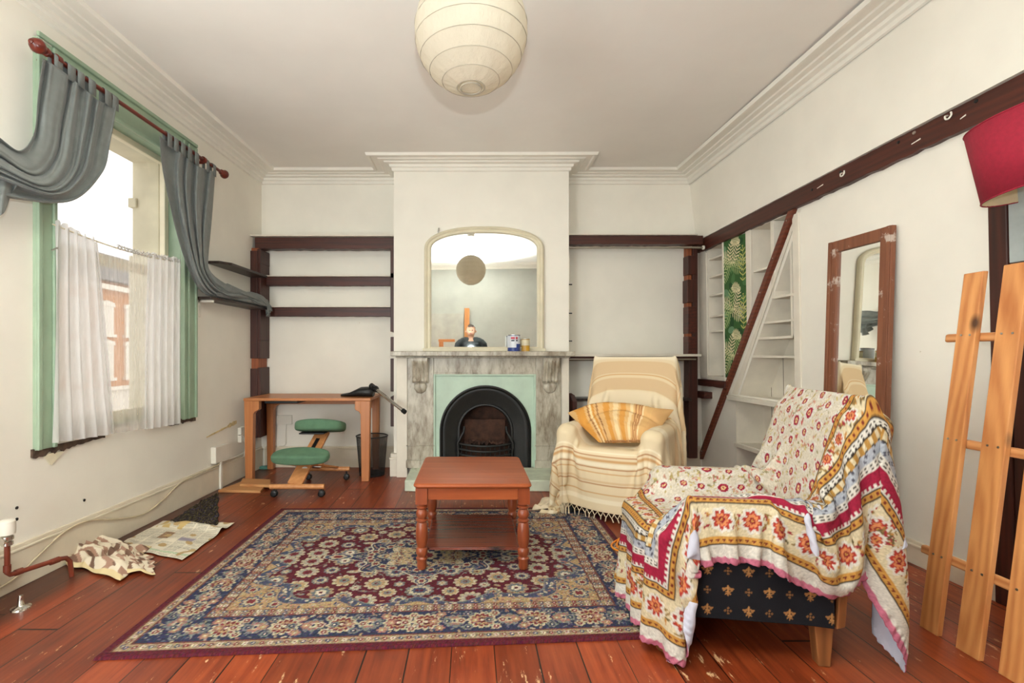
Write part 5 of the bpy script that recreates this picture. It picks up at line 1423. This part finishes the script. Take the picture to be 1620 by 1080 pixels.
# ================================================================ patterned armchair (front right)
EA = np.array((.990,-.139,0)); EB = np.array((.139,.990,0)); O2 = np.array((.737-.03,1.90-.02,0))
def W2(a, b, z): return tuple(O2+EA*a+EB*b+np.array((0,0,z)))
ac = thing('armchair', 'low armchair in navy fleur-de-lis fabric under a red floral throw', 'armchair', W2(.33,.31,0))
TB = math.radians(14)
BX = [rbox(-.0,.64,.0,.62,.165,.40,.02), rbox(-.03,.56,.11,.51,.36,.455,.04), rbox(.12,.66,-.015,.105,.20,.585,.05), rbox(.12,.66,.515,.635,.20,.585,.05),
      rbox(.56,.70,.01,.665,.25,.965,.07,TB,(.62,.3,.25))]
def join_boxes(bl, W):
    m = MB()
    for b in bl: q = box_mesh(b, W); m.add(q.v, q.f)
    return m
obj('seat_base', box_mesh(BX[0], W2), DARKC, ac, smooth=50)
obj('seat_cushion', box_mesh(BX[1], W2), DARKC, ac, smooth=50)
obj('armrest', box_mesh(BX[2], W2), DARKC, ac, smooth=50)
obj('armrest', box_mesh(BX[3], W2), DARKC, ac, smooth=50)
obj('backrest', box_mesh(BX[4], W2), DARKC, ac, smooth=50)
# patterned side panel
pc = Canvas(.60, .33, .0028, (25,25,30))
def fleur(x, y, s):
    G1 = (150,106,62); G2 = (176,128,76)
    pc.ell(x, y+.35*s, .17*s, .50*s, 0, G1); pc.ell(x, y+.42*s, .08*s, .34*s, 0, G2)
    for sg in (-1, 1):
        pc.ell(x+sg*.36*s, y+.22*s, .14*s, .36*s, -sg*-.55, G1); pc.ell(x+sg*.56*s, y+.30*s, .20*s, .13*s, 0, G1); pc.ell(x+sg*.58*s, y+.16*s, .09*s, .09*s, 0, G1)
        pc.ell(x+sg*.24*s, y-.40*s, .09*s, .24*s, sg*.7, G1)
    pc.ell(x, y-.10*s, .36*s, .09*s, 0, G2); pc.ell(x, y-.45*s, .10*s, .32*s, 0, G1)
for r_ in range(5):
    for k in range(6):
        x_ = .02+k*.143+(.0715 if r_ % 2 else 0); y_ = .035+r_*.080
        fleur(x_, y_, .028)
        xs = x_+.0715
        for dx_, dy_ in ((0,.011),(0,-.011),(.009,0),(-.009,0)): pc.ell(xs+dx_, y_+dy_, .0045, .0045, 0, (120,84,50))
        pc.ell(xs, y_, .004, .004, 0, (140,100,60))
X = np.zeros((pc.nx, pc.ny, 3)); HB = .155
for i in range(pc.nx):
    for j in range(pc.ny):
        f = i/(pc.nx-1); zb = HB+.02*math.sin(PI*f)*.5; X[i, j] = W2(.025+.60*f, -.022+.004*math.sin(f*9), zb+(.47-zb)*j/(pc.ny-1))
sp_ = obj('side_panel', MB().grid(X), attr_mat('fleur_cloth', .85, .25, 500), ac, recalc=False, smooth=180, label='navy side panel with gold fleur-de-lis'); colour_verts(sp_, pc.c.reshape(-1, 3))
sd = sp_.modifiers.new('thick', 'SOLIDIFY'); sd.thickness = .006; sd.offset = 0
def turned(a, b):
    m = MB(); m.lathe(W2(a, b, 0), [(.016,0),(.030,.006),(.036,.022),(.034,.04),(.026,.052),(.020,.06),(.022,.10),(.028,.15),(.030,.17)], 24); return m
for a, b in ((.045,.03),(.045,.58)): obj('leg', turned(a, b), LEGW, ac, smooth=50)
for b in (.0,.57):
    m = MB(); q = [(.585,.0),(.625,.0),(.64,.20),(.565,.20)]
    m.prism(q, b, b+.05, lambda p, z_, w_: W2(p, w_, z_)); obj('leg', m, LEGW, ac, bevel=.004)
m = MB(); m.prism([(.632,.155),(.660,.165),(.675,.37),(.648,.375)], -.026, .02, lambda p, z_, w_: W2(p, w_, z_)); obj('back_post', m, LEGW, ac, bevel=.003)

# its throw
CU_, CV_ = .024, .024
def profile_path():
    return [(-.055,.14),(-.05,.47),(.02,.475),(.53,.475),(.565,.60),(.645,.965),(.70,1.0),(.85,.985),(.90,.90),(.93,.40),(.94,.02)]
pp, L1 = resample_curve(profile_path(), 2)
TOPS = resample_curve(profile_path()[:7], 2)[1]+.07
LT = min(L1, 2.2); nu = int(LT/CU_)+1
pp, _ = resample_curve(profile_path(), nu, np.linspace(0, LT, nu))
WT = 1.56; nv = int(WT/CV_)+1
SEAT = [(-.04,.43),(-.03,.60),(.115,.61),(.13,.475),(.49,.475),(.505,.61),(.65,.61),(.66,.30)]
def cross_seat(z):
    pts = [(b, max(z, 0) if False else zz) for b, zz in SEAT]; return pts
X0 = np.zeros((nu, nv, 3))
for i in range(nu):
    A, Z = pp[i]; f = i/(nu-1)
    if A < .54 and i*CU_ > .30 and i*CU_ < .95:
        c_, l_ = resample_curve(SEAT, nv, np.linspace(0, WT, nv)+(-.02)); 
        for j in range(nv): X0[i, j] = (A, c_[j, 0], c_[j, 1])
        over = np.linspace(0, WT, nv)-.02 > resample_curve(SEAT, 2)[1]
        k = 0
        for j in range(nv):
            if over[j]: k += 1; X0[i, j] = (A, .66, .30-CV_*k)
    elif i*CU_ <= .30:
        zz = Z
        hang = .46
        for j in range(nv):
            b = -.375+WT*j/(nv-1)
            if b < -.03: X0[i, j] = (A+.25*(-.03-b)*1.0, -.045, zz-(-.03-b)*.7)
            elif b > .65: X0[i, j] = (A+.25*(b-.65), .665, zz-(b-.65)*.7)
            else: X0[i, j] = (A, b, zz)
    else:
        for j in range(nv):
            b = -.375+WT*j/(nv-1); wob = .0
            sb = i*CU_-.95; q = max(0, min(1, sb/.70))**.8
            an = math.radians(58)*q; sa, ca = math.sin(an), math.cos(an)
            if b < -.02: h_ = -.02-b; X0[i, j] = (A+.01+sa*h_+wob*h_*2, -.035-.06*h_-.015*math.cos(j*.7), Z-ca*h_)
            elif b > .68: h_ = b-.68; X0[i, j] = (A+.01+sa*h_+wob*h_*2, .70+.06*h_, Z-ca*h_)
            else: X0[i, j] = (A, b, Z)
BXs = BX+[rbox(.02,.63,-.032,.1,.14,.47,.015)]
UU = np.arange(nu)[:, None]*CU_*np.ones((1, nv)); BB = X0[..., 1]; Q_ = X0[..., 0]
top = (np.abs(UU-TOPS) < .03) & (BB > .02) & (BB < .64)
AR = np.arange(nv)[None, :]*CV_*np.ones((nu, 1))
top |= (UU > .50) & (UU < .80) & (np.abs(AR-.235) < .02)
XD = drape(X0, CU_, CV_, BXs, steps=150, iters=14, fric=.7, thick=.012, pin=top)
fu, fv = int(LT/.0048), int(WT/.0048)
def throw_colours(fu, fv, L, Wd):
    c = Canvas(L, Wd, L/(fu-1), (222,214,200)); 
    c.nx, c.ny = fu, fv; c.x = np.linspace(0, L, fu)[:, None]*np.ones((1, fv)); c.y = np.linspace(0, Wd, fv)[None, :]*np.ones((fu, 1)); c.c = np.ones((fu, fv, 3))*np.array((220,211,196.))
    e = np.minimum(np.minimum(c.x, L-c.x), np.minimum(c.y, Wd-c.y))
    horiz = np.minimum(c.x, L-c.x) < np.minimum(c.y, Wd-c.y)
    s = np.where(horiz, c.y, c.x)
    rnd = random.Random(9)
    OCH = (204,150,72); CRI = (160,30,62); WH = (226,222,216); BLK = (58,48,44); BLU = (176,182,196); CRM = (222,208,176); STR = (178,58,48)
    fl = e > .50
    for k in range(5200):
        x_ = rnd.random()*L; y_ = rnd.random()*Wd
        c.ell(x_, y_, rnd.uniform(.006,.016), rnd.uniform(.0025,.005), rnd.random()*3, rnd.choice(((186,166,110),(204,150,130),(150,140,100),(190,90,90),(210,190,130))), fl)
    st = .085
    for i in range(int(L/st)+1):
        for j in range(int(Wd/st)+1):
            x_ = i*st+(st/2 if j % 2 else 0)+rnd.uniform(-.008,.008); y_ = j*st+rnd.uniform(-.008,.008)
            big = (i+j) % 5 == 0
            r_ = .030 if big else .021
            c.star(x_, y_, r_*1.35, 14, .3, 0, WH, fl); c.ell(x_, y_, r_*.82, r_*.66, .5, CRI, fl); c.ell(x_, y_, r_*.42, r_*.30, .5, (236,206,150), fl); c.ell(x_, y_, r_*.14, r_*.14, 0, CRI, fl)
    bands = [(0,.024,(206,118,146)),(.024,.068,WH),(.068,.094,OCH),(.094,.205,CRM),(.205,.232,OCH),(.232,.246,WH),(.246,.282,CRI),(.282,.305,WH),(.305,.335,BLU),(.335,.36,CRM),(.36,.385,WH),(.385,.41,OCH),(.41,.475,CRM),(.475,.50,OCH)]
    for a, b, col in bands: c.mask((e >= a) & (e < b), col)
    for a in (.068,.094,.205,.232,.335,.36,.385,.41,.475,.50): c.mask(np.abs(e-a) < .0022, BLK)
    for cen, per, hw, hl, col in ((.081,.024,.0055,.009,(120,44,34)),(.2185,.024,.0055,.009,(120,44,34)),(.397,.024,.005,.008,(120,44,34)),(.4875,.024,.005,.008,(150,50,36))):
        c.mask((np.abs(((s/per) % 1)-.5)*per/hl+np.abs(e-cen)/hw < 1), col)
    for cen, hw in ((.293,.010),(.372,.009)):
        c.mask((np.abs(e-cen) < hw) & ((s*90).astype(int) % 2 == 0) & (np.abs(((e-cen)*130) % 1-.5) < .3), BLK)
    c.mask((np.abs(e-.320) < .013) & (((s+e)*70).astype(int) % 2 == 0) & (((s-e)*70).astype(int) % 3 == 0), (84,84,100))
    c.mask((np.abs(e-.347) < .01) & ((s*60).astype(int) % 2 == 0), (186,140,70))
    c.mask((e > .236) & (e < .247) & ((s*110).astype(int) % 2 == 0), CRI)
    fb = ((e > .096) & (e < .203)) | ((e > .412) & (e < .473))
    def blossom(x_, y_, r_):
        c.star(x_, y_, r_*1.28, 8, .22, .2, WH, fb); c.star(x_, y_, r_, 8, .42, .2, STR, fb); c.star(x_, y_, r_*.66, 8, .4, .2, (222,140,92), fb); c.ell(x_, y_, r_*.3, r_*.3, 0, (140,30,40), fb); c.ell(x_, y_, r_*.14, r_*.14, 0, OCH, fb)
    def row(cen, step, r_, fn):
        for off, n_ in ((cen, 0), (L-cen, 0)):
            for k in range(int(Wd/step)+1): fn(off, k*step+step/2, r_, k)
        for off in (cen, Wd-cen):
            for k in range(int(L/step)+1): fn(k*step+step/2, off, r_, k)
    def leaf(x_, y_, r_, k):
        for q in range(5): c.ell(x_+rnd.uniform(-.03,.03), y_+rnd.uniform(-.03,.03), rnd.uniform(.008,.016), .0045, rnd.random()*3, rnd.choice(((196,140,76),(150,120,70),(160,50,60),(110,96,60))), fb)
    for cen, step, r_ in ((.150,.112,.036),(.443,.085,.022)):
        row(cen, step/3, r_, leaf)
        row(cen, step, r_, lambda x_, y_, r2, k: blossom(x_, y_, r2))
        row(cen, step, r_, lambda x_, y_, r2, k: None)
    wob = .004*np.sin(s*80)+.003*np.sin(s*37)
    return c.c
XF = cubic_up(cubic_up(XD, fu, 0), fv, 1)
# small cloth wrinkles and the frilled pink edge
uu = np.linspace(0, LT, fu)[:, None]; vv = np.linspace(0, WT, fv)[None, :]
ee = np.minimum(np.minimum(uu, LT-uu), np.minimum(vv, WT-vv))
XF[..., 2] += np.where(ee < .03, .003*np.sin((uu+vv*1.3)*170+3*np.sin(uu*31+vv*23)), 0); XF[..., 1] += np.where(ee < .03, .0035*np.sin((uu*1.2+vv)*140+3*np.sin(uu*27+vv*33)), 0)
XW = O2+XF[..., 0:1]*EA+XF[..., 1:2]*EB; XW[..., 2] = XF[..., 2]
LIN = paint('throw_lining', (186,185,198), .9, .03, 10, .2, 300)
th = obj('throw', MB().grid(XW), [attr_mat('block_print_cotton', .85, .15, 400), LIN], label='red, ochre and white block-printed throw with pink edging over the front armchair', cat='throw', recalc=False, smooth=180)
TC = throw_colours(fu, fv, LT, WT)*np.array((.85,.835,.81)); rg = np.random.RandomState(5)
colour_verts(th, np.clip(TC*(1+.045*rg.normal(0, 1, TC.shape[:2]+(1,))), 5, 250).reshape(-1, 3))
sd = th.modifiers.new('thick', 'SOLIDIFY'); sd.thickness = .003; sd.offset = 0; sd.material_offset = 1

# ================================================================ cream armchair (back right)
EA1 = np.array((.534,.845,0)); EB1 = np.array((.845,-.534,0)); O1 = np.array((.625,3.56,0))
def W1(a, b, z): return tuple(O1+EA1*a+EB1*b+np.array((0,0,z)))
c1 = thing('armchair', 'high-backed armchair hidden under a cream striped throw beside the fireplace', 'armchair', W1(.35,.36,0))
UPH = paint('plain_upholstery', (196,180,150), .9, .05, 20, .2, 300)
TB1 = math.radians(15)
B1 = [rbox(.02,.70,.03,.69,.15,.42,.03), rbox(-.0,.60,.12,.60,.38,.485,.05), rbox(.0,.62,.0,.12,.2,.635,.05), rbox(.0,.62,.60,.72,.2,.635,.05),
      rbox(.56,.70,.02,.70,.30,1.11,.06,TB1,(.6,.36,.30))]
for b, nm in zip(B1, ('seat_base','seat_cushion','armrest','armrest','backrest')): obj(nm, box_mesh(b, W1), UPH, c1, smooth=50)
for a, b in ((.06,.09),(.06,.63),(.62,.09),(.62,.63)):
    m = MB(); m.lathe(W1(a, b, 0), [(.018,0),(.026,.004),(.028,.03),(.018,.045),(.016,.06),(.024,.075),(.03,.16)], 18); obj('leg', m, BLACKP if a < .1 else LEGW, c1, smooth=50)
cu = .026
path1 = [(-.045,.165),(-.03,.50),(.06,.515),(.52,.505),(.56,.58),(.70,1.10),(.735,1.14),(.86,1.12),(.90,1.0),(.93,.35),(.94,.1)]
_, L1 = resample_curve(path1, 2); LT1 = min(2.15, L1); nu = int(LT1/cu)+1
pp, _ = resample_curve(path1, nu, np.linspace(0, LT1, nu))
SEAT1 = [(-.03,.10),(-.02,.645),(.125,.655),(.14,.515),(.585,.515),(.60,.655),(.74,.645),(.76,.08)]
_, W1L = resample_curve(SEAT1, 2); WT1 = W1L; nv = int(WT1/cu)+1
cs, _ = resample_curve(SEAT1, nv)
X0 = np.zeros((nu, nv, 3)); hs_ = (WT1-.72)/2
for i in range(nu):
    A, Z = pp[i]; s_ = i*cu
    for j in range(nv):
        b = -hs_+WT1*j/(nv-1); wob = .02*math.sin(j*.5+i*.07)
        if .40 < s_ < .98: X0[i, j] = (A, cs[j, 0], max(.012, cs[j, 1]+.0))
        elif s_ <= .40:
            z_ = Z
            if cs[j, 1] > .52: z_ = Z+(cs[j, 1]-.515)*min(1, s_/.38)
            if 0 < b < .72 : X0[i, j] = (A, cs[j, 0], z_)
            else:
                bb = (-b if b < 0 else b-.72); X0[i, j] = (A+.06*bb, -.035-.02*bb if b < 0 else .76+.02*bb, max(.012, z_-bb*.95))
        else:
            if b < 0: X0[i, j] = (A+.02+wob, -.03, max(.012, Z+b))
            elif b > .72: X0[i, j] = (A+.02+wob, .75, max(.012, Z-(b-.72)))
            else: X0[i, j] = (A, b, Z)
UU = np.arange(nu)[:, None]*cu*np.ones((1, nv)); T1 = resample_curve(path1[:7], 2)[1]+.06
top = (np.abs(UU-T1) < .04) & (X0[..., 1] > .02) & (X0[..., 1] < .70)
XD1 = drape(X0, cu, cu, B1, steps=110, iters=12, fric=.8, thick=.012, pin=top)
fu, fv = int(LT1/.0075), int(WT1/.0075)
XF1 = cubic_up(cubic_up(XD1, fu, 0), fv, 1)
def to_w1(X):
    Y = O1+X[..., 0:1]*EA1+X[..., 1:2]*EB1; Y[..., 2] = X[..., 2]; return Y
uu = np.linspace(0, LT1, fu)
cc1 = np.ones((fu, 3))*np.array((226,206,170.))
def stripe(c, w, col):
    cc1[np.abs(uu-c) < w/2] = col
TANS = (206,160,110); LT_ = (238,224,196); PEACH = (214,184,144); RUST = (178,124,84)
for c_, w_, col in ((.07,.03,LT_),(.12,.012,TANS),(.18,.012,RUST),(.20,.02,PEACH),(.255,.012,TANS),(.285,.010,RUST),(.31,.02,LT_),(.335,.010,TANS),(.36,.010,RUST),(.385,.012,LT_),(.55,.10,LT_),(.85,.05,PEACH),(1.02,.012,TANS),(1.06,.03,PEACH),(1.10,.012,LT_),(1.14,.016,TANS),(1.165,.014,LT_),(1.19,.018,TANS),(1.215,.012,LT_),(1.30,.10,(232,214,182)),(1.40,.09,PEACH),(1.47,.01,TANS),(1.53,.09,PEACH),(1.60,.02,LT_),(1.63,.014,TANS),(1.66,.03,LT_),(1.71,.05,PEACH)): stripe(c_, w_, col)
t1 = thing('throw', 'cream and tan striped cotton throw covering the armchair by the fireplace', 'throw', W1(.35,.36,0))
o = obj('cloth', MB().grid(to_w1(XF1)), attr_mat('striped_cotton', .9, .3, 350), t1, recalc=False, smooth=180)
colour_verts(o, np.repeat(cc1[:, None, :], fv, 1).reshape(-1, 3))
sd = o.modifiers.new('thick', 'SOLIDIFY'); sd.thickness = .004; sd.offset = 0
YARN = paint('fringe_yarn', (228,210,178), .9, .05, 30, 0)
E0 = to_w1(XF1)[0]
m = MB(); n_t = 56; rr = random.Random(2); cols = np.linspace(4, fv-5, n_t).astype(int)
for q in range(n_t):
    p = E0[cols[q]]; p2 = E0[cols[min(q+1, n_t-1)]]
    if p[2] < .03: continue
    mid = (p+p2)/2+np.array((rr.uniform(-.006,.006), rr.uniform(-.006,.006), -.03)); end = mid+np.array((rr.uniform(-.012,.012), rr.uniform(-.012,.012), -max(.0, min(.045, mid[2]-.008))))
    m = MB(); m.tube([tuple(p), tuple((p*.4+mid*.6)+np.array((0,0,-.004))), tuple(mid), tuple(end)], [.003,.003,.0045,.004], 6)
    if q+1 < n_t: m.tube([tuple(p2), tuple((p2*.4+mid*.6)+np.array((0,0,-.004))), tuple(mid)], .003, 6)
    obj('tassel', m, YARN, t1, smooth=60)
# bunched end of the throw lying on the floor
def bunch_col(a, b): return np.array((232,214,184.))*(1-.06*(int(b*9) % 2))
fl0 = floor_patch('throw_corner', 'x', 'x', [(842,808),(898,812),(905,792),(862,794)], 40, 30, lambda a, b: (.012+.05*abs(nz(a*3, b*5, 3)))*min(1, 8*min(a+.04, 1-a+.1, b, 1-b)+.1)+.05*a, lambda a, b: (.02*nz(a*5, b*5, 1), .02*nz(a*4, b*5, 7)), bunch_col, PATT, .004)
wl = fl0.location.copy(); fl0.parent = t1; fl0.location = wl-ORG[t1.name]
for k in ('label', 'category'): del fl0[k]

# rumpled tan pillow-like blanket on the seat
bl = thing('blanket', 'rumpled orange-tan striped blanket bunched on the seat of the cream armchair', 'blanket', W1(.40,.36,.52))
nn, mm = 90, 60; X = np.zeros((nn, mm, 3)); Xb = np.zeros((nn, mm, 3)); cb_ = np.zeros((nn, mm, 3))
cor = [np.array(W1(*p)) for p in ((.30,-.03,.69),(.50,.72,.75),(.19,.62,.55),(.05,.30,.535))]   # top-left, top-right, bottom-right, bottom-left
ins = np.array(EA1)*-.6+np.array((0,0,.8))
for i in range(nn):
    a = i/(nn-1)
    for j in range(mm):
        b = j/(mm-1)
        top = cor[0]*(1-a)+cor[1]*a+np.array((0,0,.055*math.sin(PI*min(1, a*1.15+.05))-.0*a)); bot = cor[3]*(1-a)+cor[2]*a
        p = top*(1-b)+bot*b
        e = max(0, min(a, 1-a)*5); f = max(0, min(b, 1-b)*5); th_ = .085*min(1, e)**.5*min(1, f)**.5
        wr = .012*nz(a*5, b*3, 2)+.014*math.sin(a*9+b*7)*(b-.2)+.02*abs(nz(a*7-b*3, b*4+a*2, 4))*b+.018*math.exp(-((b-.33-.25*(2*a-1)**2)/.05)**2)*-1
        X[i, j] = p+ins*(th_+wr*min(1, 2*e)*min(1, 2*f)); Xb[i, j] = p-ins*th_*.6
        g = (a*1.05+.02*nz(a*3, b*3, 6)+.12*(b-.5)*(1-a))
        c = np.array((218,174,116.))
        for q, w_, col in ((.05,.05,(214,150,70)),(.14,.008,(150,100,62)),(.17,.008,(236,212,164)),(.20,.012,(206,140,62)),(.25,.008,(150,100,62)),(.36,.035,(210,148,70)),(.47,.03,(232,204,156)),(.56,.035,(212,150,74)),(.66,.02,(232,206,160)),(.72,.006,(160,96,60)),(.75,.006,(160,96,60)),(.78,.006,(160,96,60)),(.81,.008,(240,216,172))):
            if abs(g-q) < w_: c = np.array(col, float)
        if a > .86: c = np.array((214,168,112.))
        cb_[i, j] = c
m = MB(); m.grid(X); m.grid(Xb[::-1])
for seq in ([(i, 0) for i in range(nn)], [(nn-1, j) for j in range(mm)], [(i, mm-1) for i in range(nn-1, -1, -1)], [(0, j) for j in range(mm-1, -1, -1)]):
    A1 = [tuple(X[i, j]) for i, j in seq]; A2 = [tuple(Xb[i, j]) for i, j in seq]; n = len(seq)
    m.add(A1+A2, [(k, k+1, n+k+1, n+k) for k in range(n-1)])
o = obj('cloth', m, attr_mat('tan_cotton', .9, .3, 350), bl, smooth=180)
ext = [cb_.reshape(-1, 3), cb_[::-1].reshape(-1, 3)]
for seq in ([(i, 0) for i in range(nn)], [(nn-1, j) for j in range(mm)], [(i, mm-1) for i in range(nn-1, -1, -1)], [(0, j) for j in range(mm-1, -1, -1)]):
    k = np.array([cb_[i, j] for i, j in seq]); ext += [k, k]
colour_verts(o, np.concatenate(ext))
m = MB()
for q in range(46):
    a = .15+.8*q/46; i = int(a*(nn-1)); p = X[i, mm-1]; s_ = rr.uniform(-.02,.02)
    m.tube([tuple(p), tuple(p+ins*.02+np.array((s_*.5,0,-.004))), tuple(p+ins*.035+EB1*s_+np.array((0,0,-.014)))], .003, 5)
obj('fringe', m, paint('tan_yarn', (190,138,90), .9, .1, 30, 0), bl, smooth=60)

# ================================================================ photographer (seen in the mirrors)
pr_ = thing('person', 'person in a dark jacket standing holding a camera, seen in the overmantel mirror', 'person', (.02,-.36,0))
SKIN = paint('skin', (196,150,124), .6, .05, 20, .05, 80); JACK = paint('dark_jacket', (38,44,48), .8, .25, 30, .3, 60, spots=(40,.70,(120,126,128))); TROU = paint('dark_trousers', (40,42,52), .85, .1, 20, .2); HAIR = paint('dark_hair', (58,44,34), .7, .2, 60, .4, 200)
def lump(parts, name, mat, vox, parent):
    m = MB()
    for path_, r_ in parts: m.tube(path_, r_, 14)
    o = obj(name, m, mat, parent, smooth=180)
    rm = o.modifiers.new('skin', 'REMESH'); rm.mode = 'VOXEL'; rm.voxel_size = vox; rm.use_smooth_shade = True
    s_ = o.modifiers.new('soft', 'SMOOTH'); s_.iterations = 6; s_.factor = .5
    return o
yb = -.36
def arm(sx):
    return [(sx*.185,yb,1.42),(sx*.25,yb+.02,1.36),(sx*.275,yb+.03,1.24),(sx*.265,yb+.06,1.12),(sx*.20,yb+.14,1.11),(sx*.115,yb+.225,1.13)]
body = []
body.append(([(0,yb,.86),(0,yb,.98),(0,yb,1.10),(0,yb,1.24),(0,yb,1.36),(0,yb+.005,1.44),(0,yb+.01,1.50),(0,yb+.015,1.545)], [.13,.15,.14,.155,.16,.11,.062,.056]))
body.append(([(0,yb+.02,1.52),(0,yb+.025,1.555),(0,yb+.02,1.60),(0,yb+.01,1.66),(0,yb+.0,1.71),(0,yb,1.74)], [.045,.068,.082,.092,.078,.03]))
body.append(([(0,yb+.10,1.60),(0,yb+.118,1.615),(0,yb+.10,1.645)], [.014,.018,.010]))
for sx in (-1, 1):
    body.append((arm(sx), [.062,.06,.052,.045,.040,.030])); body.append(([(0,yb,1.40),(sx*.12,yb,1.425),(sx*.19,yb,1.41)], [.09,.075,.062]))
    body.append(([(sx*.09,yb,.92),(sx*.10,yb,.72),(sx*.105,yb+.01,.50),(sx*.105,yb-.005,.30),(sx*.105,yb-.01,.09)], [.10,.085,.06,.055,.042]))
    body.append(([(sx*.105,yb-.04,.05),(sx*.11,yb+.05,.045),(sx*.115,yb+.15,.035)], [.042,.045,.034]))
    body.append(([(sx*.09,yb+.0,1.63),(sx*.10,yb-.01,1.62)], [.022,.026]))
    hb = Vector((sx*.115,yb+.225,1.13)); body.append(([hb, hb+Vector((-sx*.018,.045,.012))], [.034,.036]))
    for k in range(4):
        f0 = hb+Vector((-sx*.012,.065,.035-.021*k)); body.append(([f0, f0+Vector((-sx*.018,.03,.002)), f0+Vector((-sx*.045,.032,0))], [.0095,.009,.008]))
    body.append(([hb+Vector((-sx*.02,.02,.03)), hb+Vector((-sx*.045,.018,.042)), hb+Vector((-sx*.065,.03,.04))], [.012,.010,.009]))
lump(body, 'body', SKIN, .009, pr_)
j = [([(0,yb,.88),(0,yb,1.0),(0,yb,1.12),(0,yb,1.26),(0,yb,1.38),(0,yb+.005,1.455)], [.155,.165,.155,.17,.175,.09])]
for sx in (-1, 1):
    j.append((arm(sx)[:5]+[(sx*.15,yb+.19,1.12)], [.078,.075,.066,.058,.052,.046])); j.append(([(0,yb,1.41),(sx*.12,yb,1.43),(sx*.19,yb,1.415)], [.10,.09,.078]))
lump(j, 'jacket', JACK, .012, pr_)
t_ = []
for sx in (-1, 1): t_.append(([(sx*.05,yb,.95),(sx*.09,yb,.90),(sx*.10,yb,.72),(sx*.105,yb+.01,.50),(sx*.105,yb-.005,.28),(sx*.105,yb-.01,.07)], [.12,.12,.10,.078,.072,.066]))
lump(t_, 'trousers', TROU, .012, pr_)
lump([([(0,yb-.045,1.58),(0,yb-.035,1.64),(0,yb-.02,1.70),(0,yb-.005,1.745)], [.06,.085,.092,.05]), ([(-.05,yb+.05,1.72),(0,yb+.06,1.735),(.05,yb+.05,1.72)], [.03,.032,.03])], 'hair', HAIR, .009, pr_)
m = MB()
for sx in (-1, 1): m.lathe((sx*.032,yb+.095,1.645), [(.001,-.010),(.008,-.006),(.011,0),(.008,.006),(.001,.010)], 12)
obj('eye', m, BLACKP, pr_, smooth=180)
m = MB(); m.tube([(-.024,yb+.098,1.582),(0,yb+.105,1.580),(.024,yb+.098,1.582)], [.004,.007,.004], 8); obj('mouth', m, paint('lips', (160,96,90), .6, .03, 10, 0), pr_, smooth=180)
cm = thing('camera', 'black camera with a flash unit held by the photographer, seen in the mirror', 'camera', (0,-.09,1.09))
m = MB(); m.box(-.07,.07,-.115,-.055,1.095,1.185); m.box(-.032,.032,-.11,-.05,1.185,1.205); obj('camera_body', m, BLACKP, cm, bevel=.008)
m = MB(); m.lathe((0,-.055,1.148), [(.034,0),(.036,.01),(.034,.035),(.037,.042)], 24, Matrix.Rotation(-PI/2,4,'X')); obj('lens', m, BLACKP, cm, smooth=40)
m = MB(); m.box(-.02,.02,-.11,-.07,1.205,1.24); m.beam((0,-.092,1.24),(0,-.068,1.318),.076,.05,(0,-.95,.3)); obj('flash_unit', m, BLACKP, cm, bevel=.005)

# ================================================================ light, sky, camera
wd = bpy.data.worlds.new('overcast_sky'); SC.world = wd; wd.use_nodes = True; wt = wd.node_tree; wt.nodes.clear()
bg = wt.nodes.new('ShaderNodeBackground'); wo = wt.nodes.new('ShaderNodeOutputWorld'); wt.links.new(bg.outputs[0], wo.inputs[0])
bg.inputs[0].default_value = (1.0, .98, .95, 1); bg.inputs[1].default_value = 1.25
def area(name, loc, direction, size, power, col, sy=None):
    l = bpy.data.lights.new(name, 'AREA'); l.energy = power; l.color = col; l.size = size
    if sy: l.shape = 'RECTANGLE'; l.size_y = sy
    o = bpy.data.objects.new(name, l); COL.objects.link(o); o.location = loc
    o.rotation_euler = Vector(direction).to_track_quat('-Z', 'Y').to_euler(); return o
fo = area('camera_flash', (0,-.055,1.335), (0,.34,1), .09, 66, (.90,.99,.99)); fo.data.spread = math.radians(78)
area('camera_flash_spill', (0,-.053,1.305), (0,.50,.9), .05, 100, (.85,.96,1))
area('added_window_light', LW(1.1,-.05,1.65), (1,.12,.3), 1.05, 18, (.92,.98,.99), 1.8)  # added fill light, unseen, set in the added window
area('added_doorway_light', (-1.60,YR-.02,1.15), (.10,1,.16), .9, 52, (.92,.99,.99), 2.0)  # added fill light in the made-up doorway, evens out the walls
cam = bpy.data.cameras.new('camera_view'); co = bpy.data.objects.new('camera_view', cam); COL.objects.link(co); SC.camera = co
co.location = (0,0,H); co.rotation_euler = (PI/2,0,0)
cam.sensor_width = 36; cam.lens = K/1620*36; cam.shift_x = (810-CU)/1620; cam.shift_y = (CV-540)/1620; cam.clip_start = .01; cam.clip_end = 200
SC.view_settings.view_transform = 'Standard'; SC.view_settings.look = 'None'; SC.view_settings.exposure = .48; SC.view_settings.gamma = 1; SC.view_settings.use_curve_mapping = False
